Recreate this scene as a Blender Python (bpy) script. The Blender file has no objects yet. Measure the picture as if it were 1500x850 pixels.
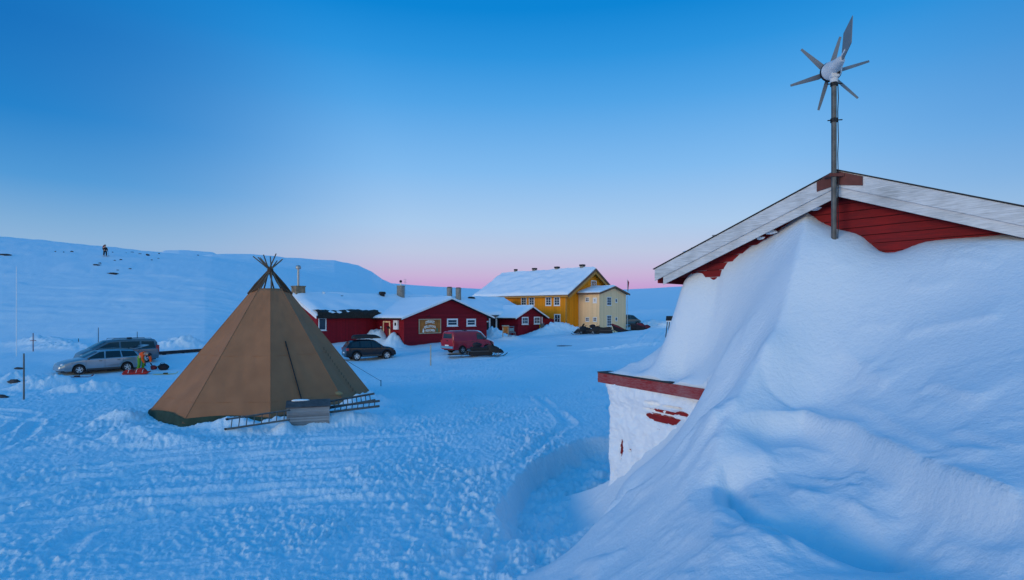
import bpy, bmesh, math, random
import numpy as np
from mathutils import Vector, Matrix
random.seed(7)
C = bpy.context.scene.collection
PI = math.pi
FPX, PCX, HOR, CAMZ = 833.0, 750.0, 458.0, 4.0     # focal length in photo pixels, centre column, eye-level row, eye height

def lin(r, g, b):
    f = lambda c: (c/255/12.92) if c/255 <= .04045 else ((c/255+.055)/1.055)**2.4
    return (f(r), f(g), f(b))
def P3(px, py, Y): return ((px-PCX)/FPX*Y, Y, CAMZ-(py-HOR)/FPX*Y)

# ------------------------------------------------------------------ noise
def _hash(ix, iy, seed):
    h = (ix.astype(np.int64)*374761393 + iy.astype(np.int64)*668265263 + seed*974634777) & 0xFFFFFFFF
    h = ((h ^ (h >> 13))*1274126177) & 0xFFFFFFFF
    return (h ^ (h >> 16)) & 0xFFFFFFFF
def perlin(x, y, seed=0):
    x = np.asarray(x, float); y = np.asarray(y, float)
    ix = np.floor(x); iy = np.floor(y); fx = x-ix; fy = y-iy
    u = fx*fx*fx*(fx*(fx*6-15)+10); v = fy*fy*fy*(fy*(fy*6-15)+10)
    def g(dx, dy):
        a = _hash(ix+dx, iy+dy, seed)/4294967296.0*2*PI
        return np.cos(a)*(fx-dx)+np.sin(a)*(fy-dy)
    return ((g(0,0)*(1-u)+g(1,0)*u)*(1-v)+(g(0,1)*(1-u)+g(1,1)*u)*v)*1.5
def fbm(x, y, seed=0, octv=4, gain=.5):
    s = 0; a = 1; f = 1
    for k in range(octv):
        s = s+a*perlin(np.asarray(x)*f, np.asarray(y)*f, seed+k*13); a *= gain; f *= 2.03
    return s
def sstep(a, b, x):
    t = np.clip((np.asarray(x, float)-a)/(b-a), 0, 1); return t*t*(3-2*t)
def tps_fit(pts, lam=0.0):
    p = np.array(pts, float); n = len(p); X = p[:, :2]
    d2 = ((X[:, None]-X[None])**2).sum(2)
    K = .5*d2*np.log(d2+1e-12)+lam*np.eye(n)
    A = np.zeros((n+3, n+3)); A[:n, :n] = K; A[:n, n] = 1; A[:n, n+1:] = X; A[n:, :n] = A[:n, n:].T
    w = np.linalg.solve(A, np.concatenate([p[:, 2], np.zeros(3)])); return X, w
def tps_eval(fit, x, y):
    X, w = fit; x = np.asarray(x, float); y = np.asarray(y, float); sh = x.shape; x = x.ravel(); y = y.ravel()
    out = w[-3]+w[-2]*x+w[-1]*y
    for k in range(len(X)):
        d2 = (x-X[k, 0])**2+(y-X[k, 1])**2
        out = out+w[k]*.5*d2*np.log(d2+1e-12)
    return out.reshape(sh)
def polyline_dist(x, y, pts):
    """distance to a polyline, signed side (+ left of travel) and parameter along it"""
    best = np.full(np.shape(x), 1e9); side = np.zeros(np.shape(x)); par = np.zeros(np.shape(x))
    L = 0; tot = sum(math.dist(pts[i], pts[i+1]) for i in range(len(pts)-1))
    for (x0, y0), (x1, y1) in zip(pts[:-1], pts[1:]):
        dx, dy = x1-x0, y1-y0; l = math.hypot(dx, dy)
        t = np.clip(((x-x0)*dx+(y-y0)*dy)/(l*l), 0, 1)
        ex, ey = x-x0-t*dx, y-y0-t*dy; d = np.hypot(ex, ey)
        s = np.sign(dx*ey-dy*ex); m = d < best
        best = np.where(m, d, best); side = np.where(m, s, side); par = np.where(m, (L+t*l)/tot, par); L += l
    return best, side, par

# ------------------------------------------------------------------ materials
def mat(name, col, rough=.6, metal=0, vary=.0, vscale=4.0, bump=.0, bscale=20.0, spec=.3, coat=0, emit=None):
    m = bpy.data.materials.new(name); m.use_nodes = True; nt = m.node_tree; b = nt.nodes['Principled BSDF']
    b.inputs['Base Color'].default_value = (*col, 1); b.inputs['Roughness'].default_value = rough
    b.inputs['Metallic'].default_value = metal; b.inputs['Specular IOR Level'].default_value = spec
    if coat: b.inputs['Coat Weight'].default_value = coat
    if emit: b.inputs['Emission Color'].default_value = (*emit[:3], 1); b.inputs['Emission Strength'].default_value = emit[3]
    tc = nt.nodes.new('ShaderNodeTexCoord')
    if vary:
        n = nt.nodes.new('ShaderNodeTexNoise'); n.inputs['Scale'].default_value = vscale; n.inputs['Detail'].default_value = 6
        r = nt.nodes.new('ShaderNodeMapRange'); r.inputs[1].default_value = .3; r.inputs[2].default_value = .7
        r.inputs[3].default_value = 1-vary; r.inputs[4].default_value = 1+vary
        mx = nt.nodes.new('ShaderNodeVectorMath'); mx.operation = 'SCALE'; mx.inputs[0].default_value = col
        nt.links.new(tc.outputs['Object'], n.inputs['Vector']); nt.links.new(n.outputs['Fac'], r.inputs[0])
        nt.links.new(r.outputs[0], mx.inputs['Scale']); nt.links.new(mx.outputs[0], b.inputs['Base Color'])
    if bump:
        n = nt.nodes.new('ShaderNodeTexNoise'); n.inputs['Scale'].default_value = bscale; n.inputs['Detail'].default_value = 5
        bp = nt.nodes.new('ShaderNodeBump'); bp.inputs['Strength'].default_value = bump; bp.inputs['Distance'].default_value = .02
        nt.links.new(tc.outputs['Object'], n.inputs['Vector']); nt.links.new(n.outputs['Fac'], bp.inputs['Height'])
        nt.links.new(bp.outputs[0], b.inputs['Normal'])
    return m
def board_mat(name, col, axis, pitch, rough=.7, vary=.25, groove=.45, wear=None):
    """painted boarding: grooves across `axis` (0 x, 1 y, 2 z or a pair summed) every `pitch` metres, tone per board, streaky wear"""
    m = bpy.data.materials.new(name); m.use_nodes = True; nt = m.node_tree; N = nt.nodes.new; Lk = nt.links.new
    b = nt.nodes['Principled BSDF']; b.inputs['Roughness'].default_value = rough; b.inputs['Specular IOR Level'].default_value = .2
    tc = N('ShaderNodeTexCoord'); sp = N('ShaderNodeSeparateXYZ'); Lk(tc.outputs['Object'], sp.inputs[0])
    src = sp.outputs[axis] if isinstance(axis, int) else None
    if src is None:
        ad = N('ShaderNodeMath'); ad.operation = 'ADD'; Lk(sp.outputs[axis[0]], ad.inputs[0]); Lk(sp.outputs[axis[1]], ad.inputs[1]); src = ad.outputs[0]
    dv = N('ShaderNodeMath'); dv.operation = 'DIVIDE'; dv.inputs[1].default_value = pitch; Lk(src, dv.inputs[0])
    fr = N('ShaderNodeMath'); fr.operation = 'FRACT'; Lk(dv.outputs[0], fr.inputs[0])
    fl = N('ShaderNodeMath'); fl.operation = 'FLOOR'; Lk(dv.outputs[0], fl.inputs[0])
    wn = N('ShaderNodeTexWhiteNoise'); wn.noise_dimensions = '1D'; Lk(fl.outputs[0], wn.inputs['W'])
    gr = N('ShaderNodeValToRGB'); gr.color_ramp.elements[0].position = 0; gr.color_ramp.elements[0].color = (0,0,0,1)
    gr.color_ramp.elements[1].position = .10; gr.color_ramp.elements[1].color = (1,1,1,1); Lk(fr.outputs[0], gr.inputs[0])
    n = N('ShaderNodeTexNoise'); n.inputs['Scale'].default_value = 3; n.inputs['Detail'].default_value = 8; Lk(tc.outputs['Object'], n.inputs['Vector'])
    a1 = N('ShaderNodeMath'); a1.operation = 'ADD'; Lk(wn.outputs['Value'], a1.inputs[0]); Lk(n.outputs['Fac'], a1.inputs[1])
    mr = N('ShaderNodeMapRange'); mr.inputs[1].default_value = .3; mr.inputs[2].default_value = 1.7; mr.inputs[3].default_value = 1-vary; mr.inputs[4].default_value = 1+vary; Lk(a1.outputs[0], mr.inputs[0])
    g2 = N('ShaderNodeMapRange'); g2.inputs[3].default_value = 1-groove; g2.inputs[4].default_value = 1; Lk(gr.outputs[0], g2.inputs[0])
    mu = N('ShaderNodeMath'); mu.operation = 'MULTIPLY'; Lk(mr.outputs[0], mu.inputs[0]); Lk(g2.outputs[0], mu.inputs[1])
    sc = N('ShaderNodeVectorMath'); sc.operation = 'SCALE'; sc.inputs[0].default_value = col; Lk(mu.outputs[0], sc.inputs['Scale'])
    Lk(sc.outputs[0], b.inputs['Base Color'])
    bp = N('ShaderNodeBump'); bp.inputs['Strength'].default_value = .6; bp.inputs['Distance'].default_value = .02; Lk(gr.outputs[0], bp.inputs['Height']); Lk(bp.outputs[0], b.inputs['Normal'])
    return m
def worn_mat(name, paint, wood, amount=.45, stretch=(1, 1, 1), rough=.75):
    """old paint: flaking and grain streaks stretched along the board"""
    m = bpy.data.materials.new(name); m.use_nodes = True; nt = m.node_tree; N = nt.nodes.new; Lk = nt.links.new
    b = nt.nodes['Principled BSDF']; b.inputs['Roughness'].default_value = rough; b.inputs['Specular IOR Level'].default_value = .2
    tc = N('ShaderNodeTexCoord'); mp = N('ShaderNodeMapping'); mp.inputs['Scale'].default_value = stretch; Lk(tc.outputs['Object'], mp.inputs[0])
    n1 = N('ShaderNodeTexNoise'); n1.inputs['Scale'].default_value = 6; n1.inputs['Detail'].default_value = 10; n1.inputs['Roughness'].default_value = .7; Lk(mp.outputs[0], n1.inputs['Vector'])
    n2 = N('ShaderNodeTexNoise'); n2.inputs['Scale'].default_value = 2.2; n2.inputs['Detail'].default_value = 5; Lk(tc.outputs['Object'], n2.inputs['Vector'])
    a = N('ShaderNodeMath'); a.operation = 'MULTIPLY_ADD'; a.inputs[1].default_value = .5; Lk(n2.outputs['Fac'], a.inputs[0]); Lk(n1.outputs['Fac'], a.inputs[2])
    r = N('ShaderNodeValToRGB'); r.color_ramp.elements[0].position = .62; r.color_ramp.elements[0].color = (0,0,0,1)
    r.color_ramp.elements[1].position = .95; r.color_ramp.elements[1].color = (amount,amount,amount,1); Lk(a.outputs[0], r.inputs[0])
    mx = N('ShaderNodeMix'); mx.data_type = 'RGBA'; mx.inputs[6].default_value = (*paint, 1); mx.inputs[7].default_value = (*wood, 1)
    Lk(r.outputs[0], mx.inputs[0])
    vo = N('ShaderNodeTexVoronoi'); vo.inputs['Scale'].default_value = 2.3; Lk(tc.outputs['Object'], vo.inputs['Vector'])   # knots
    kr = N('ShaderNodeValToRGB'); kr.color_ramp.elements[0].position = .035; kr.color_ramp.elements[0].color = (.25,.25,.25,1); kr.color_ramp.elements[1].position = .075; Lk(vo.outputs['Distance'], kr.inputs[0])
    m2 = N('ShaderNodeMix'); m2.data_type = 'RGBA'; m2.blend_type = 'MULTIPLY'; m2.inputs[0].default_value = 1; Lk(mx.outputs[2], m2.inputs[6]); Lk(kr.outputs[0], m2.inputs[7])
    Lk(m2.outputs[2], b.inputs['Base Color'])
    bp = N('ShaderNodeBump'); bp.inputs['Strength'].default_value = .35; bp.inputs['Distance'].default_value = .004; Lk(n1.outputs['Fac'], bp.inputs['Height']); Lk(bp.outputs[0], b.inputs['Normal'])
    return m
def snow_mat(name, fine=.5, scale=14.0, col=(.80, .85, .90), wind=None, dist=.03):
    m = bpy.data.materials.new(name); m.use_nodes = True; nt = m.node_tree; N = nt.nodes.new; Lk = nt.links.new
    b = nt.nodes['Principled BSDF']; b.inputs['Base Color'].default_value = (*col, 1); b.inputs['Roughness'].default_value = .55
    b.inputs['Specular IOR Level'].default_value = .25
    tc = N('ShaderNodeTexCoord')
    n1 = N('ShaderNodeTexNoise'); n1.inputs['Scale'].default_value = scale; n1.inputs['Detail'].default_value = 8; n1.inputs['Roughness'].default_value = .62; Lk(tc.outputs['Object'], n1.inputs['Vector'])
    bp = N('ShaderNodeBump'); bp.inputs['Strength'].default_value = fine; bp.inputs['Distance'].default_value = dist
    Lk(n1.outputs['Fac'], bp.inputs['Height']); Lk(bp.outputs[0], b.inputs['Normal'])
    if wind is not None:       # scoured flakes drawn out along the wind
        mp = N('ShaderNodeMapping'); mp.inputs['Rotation'].default_value = (0, 0, -wind); mp.inputs['Scale'].default_value = (.75, 3.8, 3.8); Lk(tc.outputs['Object'], mp.inputs[0])
        n2 = N('ShaderNodeTexNoise'); n2.inputs['Scale'].default_value = 1.15; n2.inputs['Detail'].default_value = 7; n2.inputs['Roughness'].default_value = .6; n2.inputs['Distortion'].default_value = .6; Lk(mp.outputs[0], n2.inputs['Vector'])
        st = N('ShaderNodeValToRGB'); st.color_ramp.elements[0].position = .50; st.color_ramp.elements[1].position = .53; e = st.color_ramp.elements.new(.62); e.color = (.8,.8,.8,1); e2 = st.color_ramp.elements.new(.65); e2.color = (1,1,1,1)
        st.color_ramp.elements[1].color = (.65,.65,.65,1); Lk(n2.outputs['Fac'], st.inputs[0])
        b2 = N('ShaderNodeBump'); b2.inputs['Distance'].default_value = .03
        n3 = N('ShaderNodeTexNoise'); n3.inputs['Scale'].default_value = .75; n3.inputs['Detail'].default_value = 3; Lk(tc.outputs['Object'], n3.inputs['Vector'])
        r3 = N('ShaderNodeMapRange'); r3.inputs[1].default_value = .47; r3.inputs[2].default_value = .66; r3.inputs[3].default_value = .0; r3.inputs[4].default_value = .16; Lk(n3.outputs['Fac'], r3.inputs[0]); Lk(r3.outputs[0], b2.inputs['Strength'])
        Lk(st.outputs[0], b2.inputs['Height']); Lk(bp.outputs[0], b2.inputs['Normal']); Lk(b2.outputs[0], b.inputs['Normal'])
    return m

# ------------------------------------------------------------------ mesh helpers
class MB:
    def __init__(s): s.v = []; s.f = []
    def add(s, verts, faces):
        o = len(s.v); s.v += [tuple(v) for v in verts]; s.f += [tuple(i+o for i in f) for f in faces]; return s
    def box(s, a, b):
        (x0,y0,z0),(x1,y1,z1) = a, b
        return s.add([(x0,y0,z0),(x1,y0,z0),(x1,y1,z0),(x0,y1,z0),(x0,y0,z1),(x1,y0,z1),(x1,y1,z1),(x0,y1,z1)],
                     [(3,2,1,0),(4,5,6,7),(0,1,5,4),(1,2,6,5),(2,3,7,6),(3,0,4,7)])
    def bar(s, p, q, w, h, up=(0,0,1)):
        p, q = Vector(p), Vector(q); d = (q-p).normalized(); u = Vector(up)
        if abs(d.dot(u)) > .98: u = Vector((0,1,0))
        sx = d.cross(u).normalized()*w/2; sz = sx.cross(d).normalized()*h/2
        return s.add([p-sx-sz,p+sx-sz,p+sx+sz,p-sx+sz,q-sx-sz,q+sx-sz,q+sx+sz,q-sx+sz],
                     [(0,1,2,3),(7,6,5,4),(0,4,5,1),(1,5,6,2),(2,6,7,3),(3,7,4,0)])
    def tube(s, pts, r, n=8, cap=True):
        pts = [Vector(p) for p in pts]; rs = r if isinstance(r, (list, tuple)) else [r]*len(pts); o = len(s.v); prev = None
        for i, p in enumerate(pts):
            d = (pts[min(i+1, len(pts)-1)]-pts[max(i-1, 0)]).normalized()
            u = Vector((0,0,1)) if abs(d.z) < .95 else Vector((1,0,0))
            a = d.cross(u).normalized() if prev is None else (prev-d*prev.dot(d)).normalized()
            prev = a; b = d.cross(a)
            for k in range(n):
                t = 2*PI*k/n; s.v.append(tuple(p+(a*math.cos(t)+b*math.sin(t))*rs[i]))
        for i in range(len(pts)-1):
            for k in range(n):
                s.f.append((o+i*n+k, o+i*n+(k+1)%n, o+(i+1)*n+(k+1)%n, o+(i+1)*n+k))
        if cap:
            s.f.append(tuple(o+k for k in reversed(range(n)))); s.f.append(tuple(o+(len(pts)-1)*n+k for k in range(n)))
        return s
    def lathe(s, prof, origin=(0,0,0), axis='z', n=20, cap=True):
        o = len(s.v); O = Vector(origin)
        for r, h in prof:
            for k in range(n):
                t = 2*PI*k/n; a, b = r*math.cos(t), r*math.sin(t)
                s.v.append(tuple(O+(Vector((a,b,h)) if axis == 'z' else Vector((a,h,b)) if axis == 'y' else Vector((h,a,b)))))
        for i in range(len(prof)-1):
            for k in range(n): s.f.append((o+i*n+k, o+i*n+(k+1)%n, o+(i+1)*n+(k+1)%n, o+(i+1)*n+k))
        if cap and prof[0][0] > 1e-6: s.f.append(tuple(o+k for k in reversed(range(n))))
        if cap and prof[-1][0] > 1e-6: s.f.append(tuple(o+(len(prof)-1)*n+k for k in range(n)))
        return s
    def prism(s, poly, d):
        """extrude a polygon (list of 3-D points) by vector d"""
        n = len(poly); D = Vector(d); a = [Vector(p) for p in poly]; b = [p+D for p in a]
        return s.add(a+b, [tuple(reversed(range(n))), tuple(range(n, 2*n))]+[(i,(i+1)%n,n+(i+1)%n,n+i) for i in range(n)])
    def lump(s, c, r, seed=0, n=10, rough=.25):
        """an uneven boulder-like lump"""
        o = len(s.v); rnd = random.Random(seed); m = n//2
        ph = [rnd.uniform(0, 6.28) for _ in range(6)]
        for i in range(m+1):
            th = PI*i/m
            for k in range(n):
                t = 2*PI*k/n; x, y, z = math.sin(th)*math.cos(t), math.sin(th)*math.sin(t), math.cos(th)
                q = 1+rough*(math.sin(3*x+ph[0])*.5+math.sin(4*y+ph[1])*.4+math.sin(5*z+ph[2])*.3+math.sin(7*x-6*y+ph[3])*.3+rnd.uniform(-.15,.15)*(0 < i < m))
                s.v.append((c[0]+r[0]*x*q, c[1]+r[1]*y*q, c[2]+r[2]*z*q))
        for i in range(m):
            for k in range(n): s.f.append((o+i*n+k, o+(i+1)*n+k, o+(i+1)*n+(k+1)%n, o+i*n+(k+1)%n))
        return s
    def build(s, name, m, parent=None, smooth=False, bevel=0, angle=40, loc=None, fix=True):
        me = bpy.data.meshes.new(name); me.from_pydata(s.v, [], s.f); me.update()
        if fix:
            bm = bmesh.new(); bm.from_mesh(me); bmesh.ops.recalc_face_normals(bm, faces=bm.faces); bm.to_mesh(me); bm.free()
        o = bpy.data.objects.new(name, me); C.objects.link(o); me.materials.append(m)
        if smooth:
            for p in me.polygons: p.use_smooth = True
            me.set_sharp_from_angle(angle=math.radians(angle))
        if bevel:
            b = o.modifiers.new('edge', 'BEVEL'); b.width = bevel; b.segments = 2; b.limit_method = 'ANGLE'; b.angle_limit = .6
        if parent: o.parent = parent
        if loc is not None: o.location = loc
        return o
def grid_mesh(name, V, nr, nc, m, parent=None, mask=None, smooth=True):
    """V: (nr*nc,3) array; faces between neighbours, mask (nr-1,nc-1) bool keeps a face"""
    i = np.arange(nr-1)[:, None]*nc+np.arange(nc-1)[None]
    F = np.stack([i, i+1, i+nc+1, i+nc], -1)
    F = F[mask] if mask is not None else F.reshape(-1, 4)
    me = bpy.data.meshes.new(name); me.vertices.add(len(V)); me.vertices.foreach_set('co', np.ascontiguousarray(V, np.float32).ravel())
    n = len(F); me.loops.add(n*4); me.loops.foreach_set('vertex_index', np.ascontiguousarray(F, np.int32).ravel())
    me.polygons.add(n); me.polygons.foreach_set('loop_start', np.arange(0, n*4, 4, dtype=np.int32))
    me.polygons.foreach_set('use_smooth', np.full(n, smooth)); me.update(calc_edges=True); me.validate()
    me.materials.append(m); o = bpy.data.objects.new(name, me); C.objects.link(o)
    if parent: o.parent = parent
    return o
def tag(o, label=None, cat=None, group=None, kind=None):
    for k, v in (('label', label), ('category', cat), ('group', group), ('kind', kind)):
        if v: o[k] = v
    return o
def thing(name, label, cat, loc=(0,0,0), rz=0.0, group=None, rx=0, ry=0):
    o = bpy.data.objects.new(name, None); C.objects.link(o); o.empty_display_size = .3
    o.location = loc; o.rotation_euler = (rx, ry, rz); return tag(o, label, cat, group)
def kids(o): return [c for c in bpy.data.objects if c.parent == o]
def copy_tree(o, parent=None):
    c = o.copy(); C.objects.link(c); c.parent = parent
    for ch in kids(o): copy_tree(ch, c)
    return c
def skin(name, chains, m, parent=None, sub=1):
    """chains: list of lists of (x,y,z,r); chains sharing an identical point are joined there"""
    idx = {}; vs = []; es = []; rs = []
    for ch in chains:
        prev = None
        for x, y, z, r in ch:
            k = (round(x,4), round(y,4), round(z,4))
            if k not in idx: idx[k] = len(vs); vs.append((x,y,z)); rs.append(r)
            if prev is not None and prev != idx[k]: es.append((prev, idx[k]))
            prev = idx[k]
    me = bpy.data.meshes.new(name); me.from_pydata(vs, es, []); o = bpy.data.objects.new(name, me); C.objects.link(o)
    s = o.modifiers.new('skin', 'SKIN'); lay = me.skin_vertices[0] if me.skin_vertices else None
    if lay is None:
        bpy.context.view_layer.update(); bm = bmesh.new(); bm.from_mesh(me); bm.verts.layers.skin.verify(); bm.to_mesh(me); bm.free(); lay = me.skin_vertices[0]
    for i, r in enumerate(rs): lay.data[i].radius = (r, r)
    lay.data[0].use_root = True
    s.use_smooth_shade = True
    b = o.modifiers.new('sub', 'SUBSURF'); b.levels = sub; b.render_levels = sub
    me.materials.append(m)
    dg = bpy.context.evaluated_depsgraph_get(); ev = o.evaluated_get(dg); nm = bpy.data.meshes.new_from_object(ev)
    o.modifiers.clear(); o.data = nm
    if not nm.materials: nm.materials.append(m)
    if parent: o.parent = parent
    return o

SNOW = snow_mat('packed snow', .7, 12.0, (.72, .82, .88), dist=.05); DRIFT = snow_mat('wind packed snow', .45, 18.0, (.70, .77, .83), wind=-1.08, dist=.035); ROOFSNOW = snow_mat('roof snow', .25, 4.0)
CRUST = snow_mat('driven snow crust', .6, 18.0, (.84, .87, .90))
M = dict(
 red=board_mat('red boarding', (.21,.005,.014), (0, 1), .17, vary=.18, groove=.35),
 redh=board_mat('red plank cladding', (.21,.005,.014), 2, .19, vary=.18, groove=.35),
 yellow=board_mat('ochre vertical boarding', (.76,.265,.008), (0, 1), .42, vary=.12, groove=.45),
 cream=board_mat('cream vertical boarding', (.86,.60,.34), (0, 1), .25, vary=.08, groove=.2),
 white=mat('white painted trim', (.74,.75,.76), .55, vary=.1, vscale=6),
 ochretrim=mat('ochre trim', (.48,.22,.04), .6, vary=.15), brown=mat('brown trim', (.16,.08,.045), .7, vary=.2),
 black=mat('matt black', (.012,.013,.016), .6), rubber=mat('tyre rubber', (.02,.02,.022), .85), glass=mat('window glass', (.02,.035,.055), .06, spec=.6),
 carglass=mat('tinted car glass', (.012,.016,.02), .05, spec=.6), roof=mat('dark roofing felt', (.03,.032,.036), .85, vary=.3),
 sod=mat('frozen sod edge', (.022,.022,.02), .9, vary=.5, vscale=8, bump=.8, bscale=12),
 brick=mat('grey brick', (.24,.22,.19), .85, vary=.3, vscale=7, bump=.6, bscale=9), stone=mat('chimney stone', (.20,.15,.10), .9, vary=.5, vscale=3, bump=.8, bscale=6),
 steel=mat('galvanised steel', (.30,.32,.33), .42, metal=.7, vary=.2, vscale=8), dsteel=mat('weathered pole steel', (.11,.11,.105), .55, metal=.35, vary=.3, vscale=9),
 alu=mat('alloy rim', (.55,.57,.60), .4, metal=.15), silver=mat('silver car paint', (.30,.35,.39), .28, metal=.55, coat=.5, vary=.06, vscale=3),
 silver2=mat('grey silver van paint', (.11,.15,.18), .30, metal=.5, coat=.5, vary=.06, vscale=3),
 navy=mat('dark blue car paint', (.006,.007,.012), .28, coat=.35), vanred=mat('faded red van paint', (.30,.014,.03), .34, coat=.35, vary=.12, vscale=2),
 carwhite=mat('white car paint', (.68,.70,.72), .3, coat=.4), teal=mat('teal car paint', (.045,.10,.12), .3, coat=.4),
 trim=mat('grey plastic trim', (.05,.052,.056), .7), lamp=mat('headlamp lens', (.62,.65,.68), .12, spec=.7), tail=mat('tail lamp lens', (.42,.018,.02), .2, spec=.6),
 bluebump=mat('pale blue bumper', (.12,.30,.42), .5), orange=mat('orange jacket', (.72,.085,.012), .75, vary=.15), green=mat('green trousers', (.10,.30,.025), .75, vary=.15),
 redcloth=mat('red tarpaulin cloth', (.38,.018,.014), .7, vary=.2, vscale=6), darkcloth=mat('dark cloth', (.018,.018,.025), .85, vary=.3), maroon=mat('maroon cloth', (.16,.022,.035), .8, vary=.3),
 skinm=mat('skin', (.52,.30,.21), .55), rock=mat('bare dark rock', (.045,.042,.045), .9, vary=.5, vscale=1.5, bump=1, bscale=3),
 greywood=board_mat('weathered grey planks', (.27,.27,.27), 2, .085, vary=.3, groove=.5), lid=mat('weathered lid boards', (.085,.075,.075), .8, vary=.35, vscale=5),
 pole=mat('peeled wood pole', (.13,.10,.07), .8, vary=.3), darkwood=mat('dark tarred wood', (.025,.026,.03), .8, vary=.3), palewood=mat('pale wood', (.40,.34,.24), .8, vary=.2),
 signwood=mat('varnished sign board', (.36,.125,.022), .6, vary=.35, vscale=2.5), letter=mat('pale sign lettering', (.85,.80,.72), .7),
 gsign=mat('green sign figure', (.05,.19,.11), .7), note=mat('yellow notice', (.62,.30,.02), .6), fin=mat('grey tail fin', (.16,.17,.18), .5, vary=.15),
 fwhite=mat('white turbine casing', (.62,.63,.64), .4, vary=.12, vscale=8), bladem=mat('dark blade composite', (.16,.18,.20), .5), rusty=mat('rust brown plate', (.14,.042,.034), .7, vary=.25, vscale=8),
 flag=mat('dark red flag cloth', (.20,.02,.04), .8), yellowpl=mat('yellow plastic', (.55,.45,.03), .5), kick=mat('blue grey tube', (.10,.20,.25), .5))
# ------------------------------------------------------------------ camera, sky, low glow of the sun below the horizon
cam = bpy.data.cameras.new('camera'); co = bpy.data.objects.new('camera', cam); C.objects.link(co)
cam.sensor_width = 36; cam.lens = FPX/1500*36; cam.clip_end = 20000; cam.clip_start = .1; cam.shift_y = (HOR-425)/1500
co.location = (0, 0, CAMZ); co.rotation_euler = (PI/2, 0, 0)
sc = bpy.context.scene; sc.camera = co
sc.view_settings.view_transform = 'Standard'; sc.view_settings.look = 'None'; sc.view_settings.exposure = 0; sc.view_settings.gamma = 1

GLOW = (-.12, -.99); SUN = (-.76, -.65)
W = bpy.data.worlds.new('World'); sc.world = W; W.use_nodes = True; nt = W.node_tree
for n in list(nt.nodes): nt.nodes.remove(n)
N = nt.nodes.new; Lk = nt.links.new
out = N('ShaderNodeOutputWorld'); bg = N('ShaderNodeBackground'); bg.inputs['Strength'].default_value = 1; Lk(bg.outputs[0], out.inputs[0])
tc = N('ShaderNodeTexCoord'); sp = N('ShaderNodeSeparateXYZ'); Lk(tc.outputs['Generated'], sp.inputs[0])
def ramp(stops):
    r = N('ShaderNodeValToRGB'); el = r.color_ramp.elements
    el[0].position = stops[0][0]; el[0].color = (*stops[0][1], 1); el[1].position = stops[-1][0]; el[1].color = (*stops[-1][1], 1)
    for p, c in stops[1:-1]: e = el.new(p); e.color = (*c, 1)
    r.color_ramp.interpolation = 'B_SPLINE' if False else 'LINEAR'
    Lk(sp.outputs[2], r.inputs[0]); return r
front = ramp([(0, lin(184,148,203)), (.045, lin(197,160,211)), (.064, lin(199,178,215)), (.085, lin(193,191,222)), (.105, lin(188,199,226)), (.15, lin(170,202,236)), (.24, lin(129,186,238)),
              (.345, lin(80,163,230)), (.41, lin(44,147,222)), (.47, lin(10,132,212)), (.62, lin(4,122,204)), (.80, (.011,.27,.73)), (1, (.011,.27,.73))])
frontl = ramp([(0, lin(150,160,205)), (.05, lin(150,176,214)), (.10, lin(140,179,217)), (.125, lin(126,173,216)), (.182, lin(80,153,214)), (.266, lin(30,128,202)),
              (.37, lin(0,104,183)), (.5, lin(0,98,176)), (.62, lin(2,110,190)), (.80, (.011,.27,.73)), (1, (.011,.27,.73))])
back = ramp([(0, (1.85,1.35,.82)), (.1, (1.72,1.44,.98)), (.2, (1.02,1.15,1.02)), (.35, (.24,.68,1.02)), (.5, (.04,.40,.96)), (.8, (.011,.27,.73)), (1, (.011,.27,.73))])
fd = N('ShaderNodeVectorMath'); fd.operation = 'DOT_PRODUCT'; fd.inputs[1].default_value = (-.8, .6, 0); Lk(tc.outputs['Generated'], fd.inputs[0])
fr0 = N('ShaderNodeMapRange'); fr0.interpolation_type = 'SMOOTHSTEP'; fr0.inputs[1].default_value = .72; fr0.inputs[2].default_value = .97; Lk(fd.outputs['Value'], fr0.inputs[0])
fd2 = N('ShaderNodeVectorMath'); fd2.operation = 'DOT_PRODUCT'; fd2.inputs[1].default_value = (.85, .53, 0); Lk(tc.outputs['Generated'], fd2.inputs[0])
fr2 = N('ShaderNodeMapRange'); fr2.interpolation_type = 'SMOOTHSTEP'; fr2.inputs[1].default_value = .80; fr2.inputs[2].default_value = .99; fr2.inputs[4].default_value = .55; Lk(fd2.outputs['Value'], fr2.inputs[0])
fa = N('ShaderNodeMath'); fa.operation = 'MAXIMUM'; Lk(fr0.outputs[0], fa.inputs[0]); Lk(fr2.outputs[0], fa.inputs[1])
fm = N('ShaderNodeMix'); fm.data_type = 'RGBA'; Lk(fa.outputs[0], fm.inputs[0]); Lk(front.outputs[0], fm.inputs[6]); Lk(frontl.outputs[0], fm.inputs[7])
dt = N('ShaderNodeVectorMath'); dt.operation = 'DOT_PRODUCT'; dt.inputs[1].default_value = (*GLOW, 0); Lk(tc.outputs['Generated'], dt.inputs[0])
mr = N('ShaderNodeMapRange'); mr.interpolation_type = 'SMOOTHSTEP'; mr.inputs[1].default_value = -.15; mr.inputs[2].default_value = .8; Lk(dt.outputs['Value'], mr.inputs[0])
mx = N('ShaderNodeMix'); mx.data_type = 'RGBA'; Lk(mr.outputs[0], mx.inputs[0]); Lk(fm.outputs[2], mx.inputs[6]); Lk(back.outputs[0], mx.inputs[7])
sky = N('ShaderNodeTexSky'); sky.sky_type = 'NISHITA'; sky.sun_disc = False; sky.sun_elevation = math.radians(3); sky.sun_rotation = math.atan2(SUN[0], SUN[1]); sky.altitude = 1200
sk = N('ShaderNodeVectorMath'); sk.operation = 'SCALE'; sk.inputs['Scale'].default_value = .0015; Lk(sky.outputs[0], sk.inputs[0])
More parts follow.
